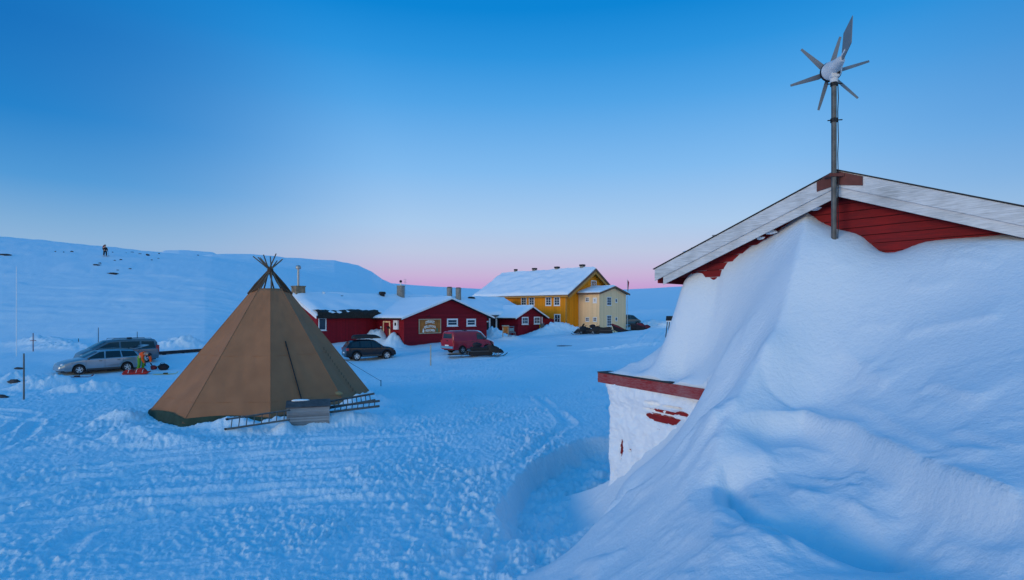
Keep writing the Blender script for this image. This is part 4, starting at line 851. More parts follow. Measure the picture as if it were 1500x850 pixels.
ax = Vector((.20, .98))          # from the tail to the rotor
body = MB(); body.lathe([(0,-.30),(.035,-.295),(.055,-.25),(.075,-.12),(.105,.0),(.125,.06),(.13,.10),(0,.10)], axis='y', n=24)
rot = body.build('casing', M['fwhite'], Wt, smooth=True); rot.location = (0, 0, hz); rot.scale = (1.15, 1.15, 1.15); rot.rotation_euler.z = math.atan2(-ax.x, ax.y)
MB().lathe([(.131,.10),(.138,.11),(.138,.14),(.12,.15)], axis='y', n=24).build('generator_ring', M['black'], rot, smooth=True)
MB().tube([(0,0,-.20),(0,0,-.04)], .05, 14).box((-.05,-.06,-.14),(.05,.05,-.03)).build('yaw_bearing', M['fwhite'], rot, bevel=.01)
MB().box((.02,-.075,-.10),(.058,-.02,-.04)).build('terminal_box', M['black'], rot)
MB().tube([(0,-.27,.03),(.0,-.42,.06)], .016, 8).build('tail_boom', M['fwhite'], rot)
MB().prism([(-.004,-.30,-.02),(-.004,-.36,-.03),(-.004,-.62,.06),(-.004,-.66,.38),(-.004,-.36,.30),(-.004,-.30,.08)], (.008,0,0)).build('tail_fin', M['fin'], rot)
MB().lathe([(.10,.15),(.10,.21),(.07,.26),(0,.285)], axis='y', n=20).build('rotor_hub', M['bladem'], rot, smooth=True)
for k in range(6):
    t = 2*PI*k/6+.25; b = MB(); n = 8; R = .52; ring = []
    for i in range(n+1):
        r = .085+(R-.085)*i/n; ch = (.082 if i > 0 else .05)*(1-.62*i/n); tw = math.radians(32*(1-i/n)+6)
        for c_, h in ((-.5,0),(-.2,.10),(.1,.10),(.5,0),(.1,-.03),(-.2,-.03)):
            u = c_*ch; w = h*ch; a_ = u*math.cos(tw)-w*math.sin(tw); bq = u*math.sin(tw)+w*math.cos(tw)
            ring.append((r*math.cos(t)-a_*math.sin(t), .18+bq, r*math.sin(t)+a_*math.cos(t)))
    b.v = ring; b.f = [(i*6+j, i*6+(j+1)%6, (i+1)*6+(j+1)%6, (i+1)*6+j) for i in range(n) for j in range(6)]+[tuple(range(n*6, n*6+6))]
    b.build('rotor_blade', M['bladem'], rot, smooth=True)
# ------------------------------------------------------------------ the big tent
CANVAS = mat('brown tent canvas', (.32,.144,.070), .85, vary=.10, vscale=1.3, bump=.25, bscale=160)
CANVASD = mat('dark weathered canvas', (.075,.045,.028), .9, vary=.25, vscale=4); SKIRT = mat('dark green tent skirt', (.018,.045,.032), .8, vary=.25, vscale=3)
TP = thing('tipi_tent', 'large brown nine-sided pole tent with wooden poles crossing at its top', 'tent', (TIPI[0], TIPI[1], 0))
NS = 9; A0 = math.atan2(-TIPI[1], -TIPI[0]); ZB, ZT, RB, RT = .13, 5.0, 4.38, .66
def crad(ang, z):      # canvas radius: flat panels between the poles
    t = (z-ZB)/(ZT-ZB); r = RB+(RT-RB)*t; k = ((ang-A0)/(2*PI/NS)) % 1.0
    return r*math.cos(PI/NS)/math.cos((k-.5)*2*PI/NS)-.10*math.sin(PI*min(1, max(0, t)))*math.sin(PI*k)*(1-.3*t)
mb = MB(); sg = 16; nh = 34; na_ = NS*sg
for i in range(nh+1):
    z0 = ZB+(ZT-ZB)*i/nh
    for j in range(na_):
        a = A0+2*PI*j/na_; k = (j % sg)/sg; z = z0
        if i == 0: z = ZB+.10*math.sin(PI*k)       # hem lifts between the pegs
        t_ = i/nh; w = math.sin(PI*k)*(.018*math.sin(a*31+z*4)*(1-t_)+.012*math.sin(a*17-z*7)+.014*math.sin(k*26+z*1.3+a*3)*(1-t_)**2+.010*math.sin(z*11+k*7)*t_)
        r = crad(a, z)+w; mb.v.append((r*math.cos(a), r*math.sin(a), z))
for i in range(nh):
    for j in range(na_): mb.f.append((i*na_+j, i*na_+(j+1) % na_, (i+1)*na_+(j+1) % na_, (i+1)*na_+j))
canopy = mb.build('canopy', CANVAS, TP, smooth=True, angle=25); so_ = canopy.modifiers.new('t', 'SOLIDIFY'); so_.thickness = .012
sm = MB()
for k in range(NS):
    a = A0+2*PI*k/NS; sm.tube([((crad(a, z)+.004)*math.cos(a), (crad(a, z)+.004)*math.sin(a), z) for z in np.linspace(ZB, ZT, 14)], .014, 5)
for zz in (.78, 2.35): sm.tube([((crad(a, zz)+.002)*math.cos(a), (crad(a, zz)+.002)*math.sin(a), zz) for a in np.linspace(A0, A0+2*PI, NS*8+1)], .007, 4, cap=False)
sm.build('seam', CANVAS, canopy, smooth=True)
mb = MB(); n = NS*10
for j in range(n):
    a = A0+2*PI*j/n; k = (j % 10)/10; r = crad(a, ZB)-.05; z = ZB+.16+.10*math.sin(PI*k)
    r2 = RB*math.cos(PI/NS)/math.cos((k-.5)*2*PI/NS)+.08*math.sin(j*1.9)+.12; mb.v += [(r*math.cos(a), r*math.sin(a), z), ((r+.03)*math.cos(a), (r+.03)*math.sin(a), z-.12), (r2*math.cos(a), r2*math.sin(a), -.22)]
for j in range(n):
    for q in (0, 1): mb.f.append((j*3+q, ((j+1) % n)*3+q, ((j+1) % n)*3+q+1, j*3+q+1))
mb.build('skirt', SKIRT, TP, smooth=True)
ZX = 5.78; rnd = random.Random(11)
for k in range(NS):
    a = A0+2*PI*k/NS; j = (rnd.uniform(-.03,.03), rnd.uniform(-.03,.03)); e = .56+rnd.uniform(-.12,.10); sl = (RB-.1)/ZX
    MB().tube([((RB-.15)*math.cos(a), (RB-.15)*math.sin(a), .05), (.05*math.cos(a+1.2)+j[0], .05*math.sin(a+1.2)+j[1], ZX), (-e*sl*1.5*math.cos(a)+j[0]*2, -e*sl*1.5*math.sin(a)+j[1]*2, ZX+e)], [.045, .032, .022], 8).build('tent_pole', M['pole'], TP, smooth=True)
MB().lathe([(.10, ZX-.16), (.13, ZX-.05), (.12, ZX+.06), (.07, ZX+.1)], n=12).build('rope_lashing', CANVASD, TP, smooth=True)
for s_ in (-1, 1):       # smoke flaps drawn to both sides
    a1_, a2_ = A0+s_*2*PI/NS*1.0, A0+s_*2*PI/NS*2.35; f = MB(); n = 8
    for i in range(n+1):
        t = i/n; aa = a1_+(a2_-a1_)*t; r0 = RT+.04+.07*math.sin(PI*t); f.v += [((.10)*math.cos(aa), .10*math.sin(aa), ZX-.10), ((r0*.55)*math.cos(aa), r0*.55*math.sin(aa), ZX-.52), (r0*math.cos(aa), r0*math.sin(aa), ZT-.06-.16*t)]
    f.f = [(i*3+q, (i+1)*3+q, (i+1)*3+q+1, i*3+q+1) for i in range(n) for q in (0, 1)]
    o = f.build('smoke_flap', CANVASD, TP, smooth=True); m_ = o.modifiers.new('t', 'SOLIDIFY'); m_.thickness = .02
    aa = A0+s_*2*PI/NS*2.05; MB().tube([(.08*math.cos(aa), .08*math.sin(aa), ZX-.02), (.55*math.cos(aa), .55*math.sin(aa), ZX-.62), (.86*math.cos(aa), .86*math.sin(aa), ZX-1.02)], [.04, .07, .05], 8).build('flap_roll', CANVASD, o, smooth=True)
def tent_hit(px, py):
    for Y in np.arange(16, 30, .01):
        X = (px-PCX)/FPX*Y-TIPI[0]; y = Y-TIPI[1]; z = CAMZ-(py-HOR)/FPX*Y
        if ZB < z < ZT and math.hypot(X, y) < crad(math.atan2(y, X), z)+.05: return Vector((X, y, z))
    return Vector((0, 0, 0))
MB().tube([tent_hit(418, 500), tent_hit(443, 590)], .022, 8).build('door_rod', M['black'], TP)
lc = MB()
for k in range(16):
    z = .5+k*.13; a = A0+2*PI/NS*1.5; r = crad(a, z)+.012
    for q in (-1, 1): lc.tube([(r*math.cos(a)-q*.05*math.sin(a), r*math.sin(a)+q*.05*math.cos(a), z), (r*math.cos(a)+q*.05*math.sin(a), r*math.sin(a)-q*.05*math.cos(a), z+.11)], .006, 4)
lc.build('lacing', CANVASD, canopy)
p = tent_hit(496, 577); MB().lump(p, (.17, .05, .09), 4, 12, .1).build('patch', mat('pale patch', (.20,.19,.11), .7), TP, smooth=True)
q = Vector(hit(558, 566)); g = MB(); g.tube([q-Vector((*TIPI, .1)), q-Vector((*TIPI, 0))+Vector((0,0,.34))], .022, 6)
g.build('tent_peg', M['darkwood'], TP); MB().tube([tent_hit(505, 527), q-Vector((*TIPI, 0))+Vector((0,0,.28))], .010, 5).build('guy_line', M['black'], TP)

# ------------------------------------------------------------------ crate and ladders by the tent
p = hit(447, 623); Cr = thing('wooden_crate', 'weathered grey plank crate with a dark lid in the snow before the tent', 'crate', (p[0], p[1]+.32, p[2]-.06), .33)
w, d, h = 1.36, .62, .66; b = MB(); nb = 7
for i in range(nb):
    z0, z1 = h*i/nb, h*(i+1)/nb-.008; b.box((-w/2, -d/2, z0), (w/2, -d/2+.025, z1)); b.box((-w/2, d/2-.025, z0), (w/2, d/2, z1)); b.box((-w/2, -d/2+.026, z0), (-w/2+.025, d/2-.026, z1)); b.box((w/2-.025, -d/2+.026, z0), (w/2, d/2-.026, z1))
for x in (-w/2-.012, w/2-.05): b.box((x, -d/2-.018, 0), (x+.062, -d/2-.001, h))
b.box((-w/2+.03, -d/2+.03, .02), (w/2-.03, d/2-.03, h-.03)); b.build('box', M['greywood'], Cr)
l = MB()
for i in range(4): y0 = -d/2-.05+(d+.1)*i/4; l.prism([(-w/2-.05, y0, h+.01+.035*i), (-w/2-.05, y0+(d+.1)/4-.006, h+.01+.035*(i+1)), (-w/2-.05, y0+(d+.1)/4-.006, h+.035+.035*(i+1)), (-w/2-.05, y0, h+.035+.035*i)], (w+.1, 0, 0))
l.build('lid', M['lid'], Cr)
MB().lump((-w/2+.42, d/2+.02, h+.16), (.30, .10, .05), 5, 14).build('lid_snow', CRUST, Cr, smooth=True, angle=80)
def ladder(a, b, wid, tilt, rungs, label):
    a, b = Vector(a), Vector(b); L_ = (b-a).length; an = math.atan2(b.y-a.y, b.x-a.x)
    t = thing('ladder', label, 'ladder', a, an, 'ladders beside the tent'); t.rotation_euler = (tilt, -math.asin((b.z-a.z)/L_), an)
    for y in (0, wid): MB().bar((0, y, 0), (L_, y, 0), .032, .075).build('rail', M['dsteel'], t)
    r = MB()
    for i in range(rungs): x = .18+(L_-.36)*i/(rungs-1); r.tube([(x, .015, 0), (x, wid-.015, 0)], .017, 6)
    r.build('rungs', M['dsteel'], t)
    for x, y in ((0, 0), (0, wid)): MB().box((-.02, y-.022, -.043), (.05, y+.022, .043)).build('end_cap', M['rubber'], t)
    return t
ladder(P3(330, 629, 18.7), P3(424, 615, 18.9), .36, .95, 8, 'grey metal ladder lying on its edge left of the crate')
ladder(P3(474, 605, 20.0), P3(556, 595, 20.3), .34, .42, 9, 'grey metal ladder lying lowest in the pile right of the crate')
ladder(P3(482, 598, 20.4), P3(550, 586, 20.8), .34, .62, 9, 'grey metal ladder lying uppermost in the pile right of the crate, against the tent')

# ------------------------------------------------------------------ vehicles
def wheel(par, x, y, r, w=.21, rim='alu', spokes=5):
    s = 1 if y > 0 else -1
    t = MB().lathe([(r*.62, -w/2), (r*.93, -w/2), (r, -w*.32), (r, w*.32), (r*.93, w/2), (r*.62, w/2), (r*.60, w*.1), (r*.60, -w*.1), (r*.62, -w/2)], axis='y', n=24, cap=False).build('wheel', M['rubber'], par, smooth=True); t.location = (x, y, r)
    m = MB(); yo_ = s*w*.36; m.lathe([(r*.56, s*w*.42), (r*.63, s*w*.48), (r*.64, s*w*.40), (r*.57, s*w*.1)], axis='y', n=24, cap=False); m.lathe([(0, yo_+s*.01), (r*.15, yo_), (r*.15, yo_-s*.05)], axis='y', n=12)
    for k in range(spokes):
        a = 2*PI*k/spokes+.3; m.bar((r*.1*math.cos(a), yo_-s*.02, r*.1*math.sin(a)), (r*.6*math.cos(a), yo_-s*.01, r*.6*math.sin(a)), r*.24, .03, up=(0,1,0))
    m.build('rim', M[rim], t); MB().lathe([(0, s*w*.05), (r*.6, s*w*.04)], axis='y', n=20).build('brake_disc', M['black'], t); return t
def car(name, label, cat, loc, rz, paint, st, zb, r, wx, glass, front=None, rear=None, group=None, rim='alu', pitch=0, trim=True):
    """st: stations (x, belt z, top z, belt half width, top half width) from tail to nose; glass: dict of side windows and end panes"""
    t = thing(name, label, cat, loc, rz, group); t.rotation_euler = (0, pitch, rz)
    X = [s[0] for s in st]; I = lambda k, x: float(np.interp(x, X, [s[k] for s in st]))
    xs = sorted(set([round(v, 3) for v in np.linspace(X[0], X[-1], 64)]+[round(v, 3) for v in X])); ar = r*1.18
    def ring(x):
        zbe, zt, wb, wt = (I(k, x) for k in (1, 2, 3, 4)); lo = zb+.04*(abs(x) > .45*(X[-1]-X[0]))
        for wc in wx:
            if abs(x-wc) < ar: lo = max(lo, r+math.sqrt(max(0, ar*ar-(x-wc)**2)))
        lo = min(lo, zbe-.04); zm = lo+(zbe-lo)*.5
        return [(wb*.93, lo), (wb*.985, lo+(zm-lo)*.5), (wb*1.0, zm), (wb*.985, zbe-.03), (wb*.955, zbe), (wt+(wb*.955-wt)*.12, zbe+(zt-zbe)*.86), (wt*.86, zbe+(zt-zbe)*.975), (wt*.45, zt+.006), (0, zt+.012)]
    def side_y(x, z):
        q = ring(x)
        for (y0, z0), (y1, z1) in zip(q[:-1], q[1:]):
            if z0 <= z <= z1 and z1 > z0: return y0+(y1-y0)*(z-z0)/(z1-z0)
        return q[-1][0] if z > q[-1][1] else q[0][0]
    b = MB(); nr = 17
    for x in xs: q = ring(x); b.v += [(x, y, z) for y, z in q]+[(x, -y, z) for y, z in reversed(q[:-1])]
    for i in range(len(xs)-1):
        for j in range(nr-1): b.f.append((i*nr+j, i*nr+j+1, (i+1)*nr+j+1, (i+1)*nr+j))
    b.f += [tuple(range(nr)), tuple((len(xs)-1)*nr+j for j in reversed(range(nr)))]
    body = b.build('body', M[paint], t, smooth=True, angle=32)
    MB().box((X[0]+.15, -.70*max(s[3] for s in st), zb-.06), (X[-1]-.15, .70*max(s[3] for s in st), zb+.42)).build('underbody', M['black'], t)
    for s in (-1, 1):
        for poly in glass['side']:
            n = 10; g = MB(); pts = []
            for (x0, z0), (x1, z1) in zip(poly, poly[1:]+poly[:1]):
                for k in range(n): pts.append((x0+(x1-x0)*k/n, z0+(z1-z0)*k/n))
            g.prism([(x, s*(side_y(x, z)+.006), z) for x, z in pts], (0, s*.006, 0)); g.build('window', M['carglass'], t)
    def pane(x0, x1, f0=.90, f1=.86, nm='windscreen'):
        """glass lying on the slope between two stations"""
        q0, q1 = ring(x0), ring(x1); z0, z1 = q0[-1][1], q1[-1][1]; d = Vector((-(z1-z0), 0, (x1-x0))).normalized(); d = d if d.z > 0 else -d; w0, w1 = q0[6][0]*f0/.86, q1[6][0]*f1/.86
        zz0, zz1 = q0[6][1], q1[6][1]
        P = [Vector((x0, -w0, zz0)), Vector((x0, 0, z0)), Vector((x0, w0, zz0)), Vector((x1, w1, zz1)), Vector((x1, 0, z1)), Vector((x1, -w1, zz1))]
        MB().add([p+d*.006 for p in P]+[p+d*.014 for p in P], [(0,1,4,5),(1,2,3,4),(6,11,10,7),(7,10,9,8),(0,5,11,6),(2,8,9,3),(0,6,7,1),(1,7,8,2),(5,4,10,11),(4,3,9,10)]).build(nm, M['carglass'], t)
    for x0, x1, nm in glass.get('ends', []): pane(x0, x1, nm=nm)
    wbm = max(s[3] for s in st)
    for x in wx:
        for s in (-1, 1): wheel(t, x, s*(wbm*.985-.11), r, rim=rim)
    if front:
        x, z, w, h = front
        for s in (-1, 1): yv = s*(I(3, x)*.80); MB().lump((x-.03, yv, z), (.13, w, h), 3, 16, .04).build('headlight', M['lamp'], t, smooth=True)
        MB().box((x+.03, -.42, z-.16), (x+.09, .42, z-.04)).build('grille', M['black'], t); MB().box((x+.085, -.26, z-.32), (x+.10, .26, z-.21)).build('licence_plate', M['white'], t)
    if rear:
        x, z, w, h = rear
        for s in (-1, 1): yv = s*(side_y(x+.08, z)-.06); MB().box((x-.05, yv-w/2, z-h/2), (x+.16, yv+w/2+.0, z+h/2)).build('tail_light', M['tail'], t, bevel=.02)
        MB().box((x-.075, -.26, z-.34), (x-.055, .26, z-.23)).build('licence_plate', M['white'], t)
    xm_ = glass['mirror']
    for s in (-1, 1): MB().lump((xm_, s*(side_y(xm_, I(1, xm_))+.10), I(1, xm_)+.07), (.07, .10, .07), 2, 12, .05).build('mirror', M['trim'] if trim else M[paint], t, smooth=True)
    for s in (-1, 1): MB().box((wx[0]+r*1.3, s*(wbm*.965)-.02, zb+.0), (wx[1]-r*1.3, s*(wbm*.965)+.02, zb+.12)).build('sill', M['trim'], t)
    for s in (-1, 1):
        h_ = MB()
        for xx in glass.get('handles', []): h_.box((xx-.09, s*(side_y(xx, I(1, xx)-.12))-.015, I(1, xx)-.14), (xx+.09, s*(side_y(xx, I(1, xx)-.12))+.025, I(1, xx)-.105))
        if h_.v: h_.build('door_handle', M['trim'], t)
        g_ = MB()
        for xx in glass.get('gaps', []):
            zs_ = np.linspace(zb+.1, I(1, xx)-.04, 8); g_.tube([(xx, s*(side_y(xx, z)+.002), z) for z in zs_], .006, 4)
        if g_.v: g_.build('door_gap', M['black'], t)
    return t, side_y
def on(px, py, lo=20): p = hit(px, py, lo); return p
# silver estate car, tailgate up
pos = P3(146, 548, 38.6); g0 = G(pos[0], pos[1])
wag_st = [(-2.36,.62,.70,.70,.60),(-2.30,.86,.92,.80,.66),(-2.22,.98,1.06,.86,.66),(-2.02,1.0,1.34,.88,.62),(-1.80,1.0,1.44,.885,.60),(-1.0,.98,1.51,.89,.60),(-.1,.96,1.515,.89,.60),(.25,.95,1.46,.89,.60),(1.12,.95,1.03,.88,.72),(1.75,.86,.92,.86,.68),(2.15,.72,.80,.80,.62),(2.34,.58,.66,.70,.56),(2.40,.48,.56,.62,.5)]
wag, sy = car('estate_car', 'silver estate car with its tailgate open, parked in the snow bank', 'car', (pos[0], pos[1], g0), math.radians(180+52), 'silver', wag_st, .24, .315, (-1.36, 1.36),
  dict(side=[[(-2.0,1.05),(-1.84,1.37),(-1.05,1.43),(-1.1,1.02)],[(-1.0,1.02),(-.98,1.44),(-.16,1.44),(-.10,1.0)],[(-.02,1.0),(-.06,1.43),(.20,1.40),(.92,1.02),(.9,.99)]], ends=[(.30,1.06,'windscreen'),(-2.17,-1.98,'rear_window')], mirror=.85, handles=(-.85,.2), gaps=(-1.1,-.05,1.0)), (2.22,.66,.16,.09), (-2.28,.86,.14,.22))
tg = MB(); tg.add([(-1.95,-.60,1.50),(-1.95,.60,1.50),(-2.78,.62,1.72),(-2.78,-.62,1.72),(-1.95,-.60,1.53),(-1.95,.60,1.53),(-2.78,.62,1.76),(-2.78,-.62,1.76)], [(0,1,2,3),(4,5,6,7),(0,4,5,1),(2,6,7,3),(1,5,6,2),(0,3,7,4)])
tgo = tg.build('tailgate', M['silver'], wag, bevel=.015); MB().add([(-2.0,-.5,1.545),(-2.0,.5,1.545),(-2.45,.52,1.665),(-2.45,-.52,1.665),(-2.0,-.5,1.555),(-2.0,.5,1.555),(-2.45,.52,1.675),(-2.45,-.52,1.675)], [(0,1,2,3),(4,5,6,7),(0,4,5,1),(2,6,7,3),(1,5,6,2),(0,3,7,4)]).build('window', M['carglass'], tgo)
MB().tube([(-2.05,.58,1.2),(-2.35,.58,1.62)], .014, 5).tube([(-2.05,-.58,1.2),(-2.35,-.58,1.62)], .014, 5).build('gas_strut', M['black'], tgo)
MB().box((-2.33,-.55,.55),(-2.24,.55,.98)).build('boot_opening', M['black'], wag)
for s in (-1, 1): MB().tube([(-1.85,s*.57,1.50),(-1.0,s*.58,1.57),(0,s*.58,1.56),(.15,s*.57,1.52)], .018, 6).build('roof_rail', M['steel'], wag)
# grey silver minibus behind it
pos = P3(172, 535, 41.5); g0 = G(pos[0], pos[1])
van_st = [(-2.44,.75,.85,.82,.70),(-2.40,1.10,1.25,.90,.74),(-2.34,1.12,1.72,.93,.74),(-2.2,1.12,1.90,.94,.72),(-1.5,1.12,1.96,.95,.72),(0,1.12,1.97,.95,.72),(.75,1.12,1.90,.95,.70),(1.72,1.12,1.26,.93,.74),(2.05,1.0,1.10,.90,.72),(2.33,.82,.92,.84,.68),(2.46,.55,.66,.74,.6)]
vsd = [[(-2.2,1.2),(-2.1,1.72),(-1.3,1.76),(-1.3,1.17)],[(-1.18,1.17),(-1.18,1.77),(.0,1.77),(.0,1.16)],[(.12,1.16),(.12,1.76),(.70,1.73),(1.48,1.24),(1.45,1.16)]]
mini, sy = car('minibus', 'grey silver minibus with dark windows parked behind the silver estate car', 'van', (pos[0], pos[1], g0), math.radians(180+50), 'silver2', van_st, .28, .345, (-1.5, 1.52),
  dict(side=vsd, ends=[(.84,1.66,'windscreen'),(-2.385,-2.26,'rear_window')], mirror=1.35, handles=(-.2,.3), gaps=(-1.24,.06,1.25)), (2.28,.80,.17,.10), (-2.40,1.12,.14,.60))
mini.scale.z = .9
for s in (-1, 1): MB().tube([(-2.0,s*.68,1.93),(-1.9,s*.68,2.0),(.4,s*.68,2.02),(.5,s*.68,1.95)], .02, 6).build('roof_rail', M['black'], mini)
MB().box((-.9,-.12,1.97),(-.6,.12,2.08)).build('roof_bracket', M['black'], mini, bevel=.03)
# dark blue off-road car with a roof box
pos = P3(541, 526, 50.2); g0 = G(pos[0], pos[1])
suv_st = [(-2.22,.62,.72,.74,.62),(-2.18,.95,1.03,.84,.70),(-2.10,1.03,1.18,.88,.68),(-1.82,1.05,1.54,.90,.62),(-1.6,1.05,1.62,.905,.61),(-.9,1.03,1.68,.91,.62),(-.05,1.02,1.68,.91,.62),(.32,1.02,1.62,.91,.61),(1.08,1.02,1.12,.90,.74),(1.70,.96,1.03,.88,.70),(2.05,.80,.90,.84,.66),(2.18,.60,.70,.76,.6)]
suv, sy = car('off_road_car', 'dark blue off-road car carrying a black roof box, parked before the red lodge', 'car', (pos[0], pos[1], g0), math.radians(30), 'navy', suv_st, .34, .36, (-1.32, 1.32),
  dict(side=[[(-1.86,1.12),(-1.66,1.46),(-1.1,1.54),(-1.08,1.10)],[(-1.0,1.09),(-.98,1.57),(-.12,1.59),(-.08,1.07)],[(0,1.07),(-.03,1.58),(.28,1.55),(.86,1.10),(.84,1.06)]], ends=[(.36,1.04,'windscreen'),(-2.08,-1.85,'rear_window')], mirror=.84, handles=(-.72,.25), gaps=(-1.05,-.04,.98)), (2.02,.80,.16,.09), (-2.16,.93,.16,.22))
suv.scale.z = 1.06
for xx in (-.95, .15): MB().bar((xx,-.62,1.74), (xx,.62,1.74), .05, .035).build('roof_bar', M['steel'], suv)
rbx = MB(); rows = []
for i, (x, h, w) in enumerate(((-1.55,.05,.22),(-1.5,.22,.34),(-1.3,.30,.40),(-.3,.34,.41),(.4,.30,.40),(.75,.17,.34),(.95,.05,.2))):
    rbx.v += [(x,-w+.0-.1,1.77),(x,-w-.1,1.77+h*.55),(x,-w*.8-.1,1.77+h),(x,w*.8-.1,1.77+h),(x,w-.1,1.77+h*.55),(x,w-.1,1.77)]
    if i: rbx.f += [((i-1)*6+j, (i-1)*6+(j+1) % 6, i*6+(j+1) % 6, i*6+j) for j in range(6)]
rbx.f += [tuple(range(6)), tuple(range(36, 42))]; rbx.build('roof_box', M['black'], suv, smooth=True, angle=60)
# old red van and the white van beyond it
pos = P3(686, 519.5, 50.5); g0 = G(pos[0], pos[1])
t4_st = [(-2.33,.80,.95,.85,.70),(-2.30,1.12,1.25,.90,.74),(-2.24,1.14,1.84,.915,.74),(-2.1,1.14,1.93,.92,.72),(-1,1.14,1.95,.92,.72),(.55,1.14,1.93,.92,.72),(.82,1.14,1.84,.92,.70),(1.42,1.14,1.20,.90,.74),(1.95,1.0,1.06,.88,.70),(2.28,.86,.94,.82,.66),(2.36,.55,.66,.74,.6)]
rv, sy = car('red_van', 'old faded red panel van with a round emblem on its tailgate', 'van', (pos[0], pos[1], g0), math.radians(43), 'vanred', t4_st, .34, .33, (-1.32, 1.42),
  dict(side=[[(.30,1.2),(.30,1.74),(.72,1.72),(1.22,1.24),(1.2,1.19)]], ends=[(.87,1.38,'windscreen')], mirror=1.18, handles=(.35,-.2), gaps=(-.95,.2,1.2)), (2.22,.82,.15,.09), (-2.30,1.0,.10,.36), rim='steel')
MB().prism([(-2.285,-.62,1.32),(-2.285,.62,1.32),(-2.225,.58,1.78),(-2.225,-.58,1.78)], (-.02,0,0)).build('rear_window', M['carglass'], rv)
MB().box((-2.45,-.86,.46),(-2.30,.86,.66)).build('bumper', M['bluebump'], rv, bevel=.03)
MB().lathe([(.0,-2.318),(.15,-2.316),(.15,-2.30)], (0,0,1.04), 'x', 18).build('emblem', M['black'], rv); 
MB().box((-.6,-.25,1.965),(-.35,.25,2.02)).build('roof_vent', M['black'], rv, bevel=.02)
pos2 = ab(UA.x*pos[0]+UA.y*pos[1]+2.3, VA.x*pos[0]+VA.y*pos[1]-2.1)
wv, sy = car('white_van', 'white van parked behind the old red van, mostly hidden by it', 'van', (pos2[0], pos2[1], G(*pos2)), math.radians(43), 'carwhite', t4_st, .34, .33, (-1.32, 1.42),
  dict(side=[[(.30,1.2),(.30,1.74),(.72,1.72),(1.22,1.24),(1.2,1.19)]], ends=[(.87,1.38,'windscreen')], mirror=1.18, handles=(.35,), gaps=(-.95,.2)), (2.22,.82,.15,.09), (-2.30,1.0,.10,.36), rim='steel')
MB().prism([(-2.285,-.62,1.32),(-2.285,.62,1.32),(-2.225,.58,1.78),(-2.225,-.58,1.78)], (-.02,0,0)).build('rear_window', M['carglass'], wv); MB().box((-2.325,.2,.98),(-2.31,.75,1.10)).build('door_sign', M['gsign'], wv)
MB().box((-2.43,-.86,.46),(-2.30,.86,.66)).build('bumper', M['trim'], wv, bevel=.03)
# teal hatchback past the cream house
p = on(925, 483, 80); sc_ = [(x*.9, a*.98, b*.98, c, d) for x, a, b, c, d in van_st]
tv, sy = car('teal_van', 'dark teal van standing beyond the corner of the cream extension', 'van', (P3(920, 482, 92)[0], 92, G(P3(920, 482, 92)[0], 92)), math.radians(14), 'teal', [(s[0]*.8, s[1]*.95, s[2]*.92, s[3], s[4]) for s in van_st], .28, .33, (-1.2, 1.25),
  dict(side=[[(x*.8, z*.93) for x, z in q] for q in vsd], ends=[(.69,1.30,'windscreen')], mirror=1.05), None, (-1.92,1.0,.12,.4))

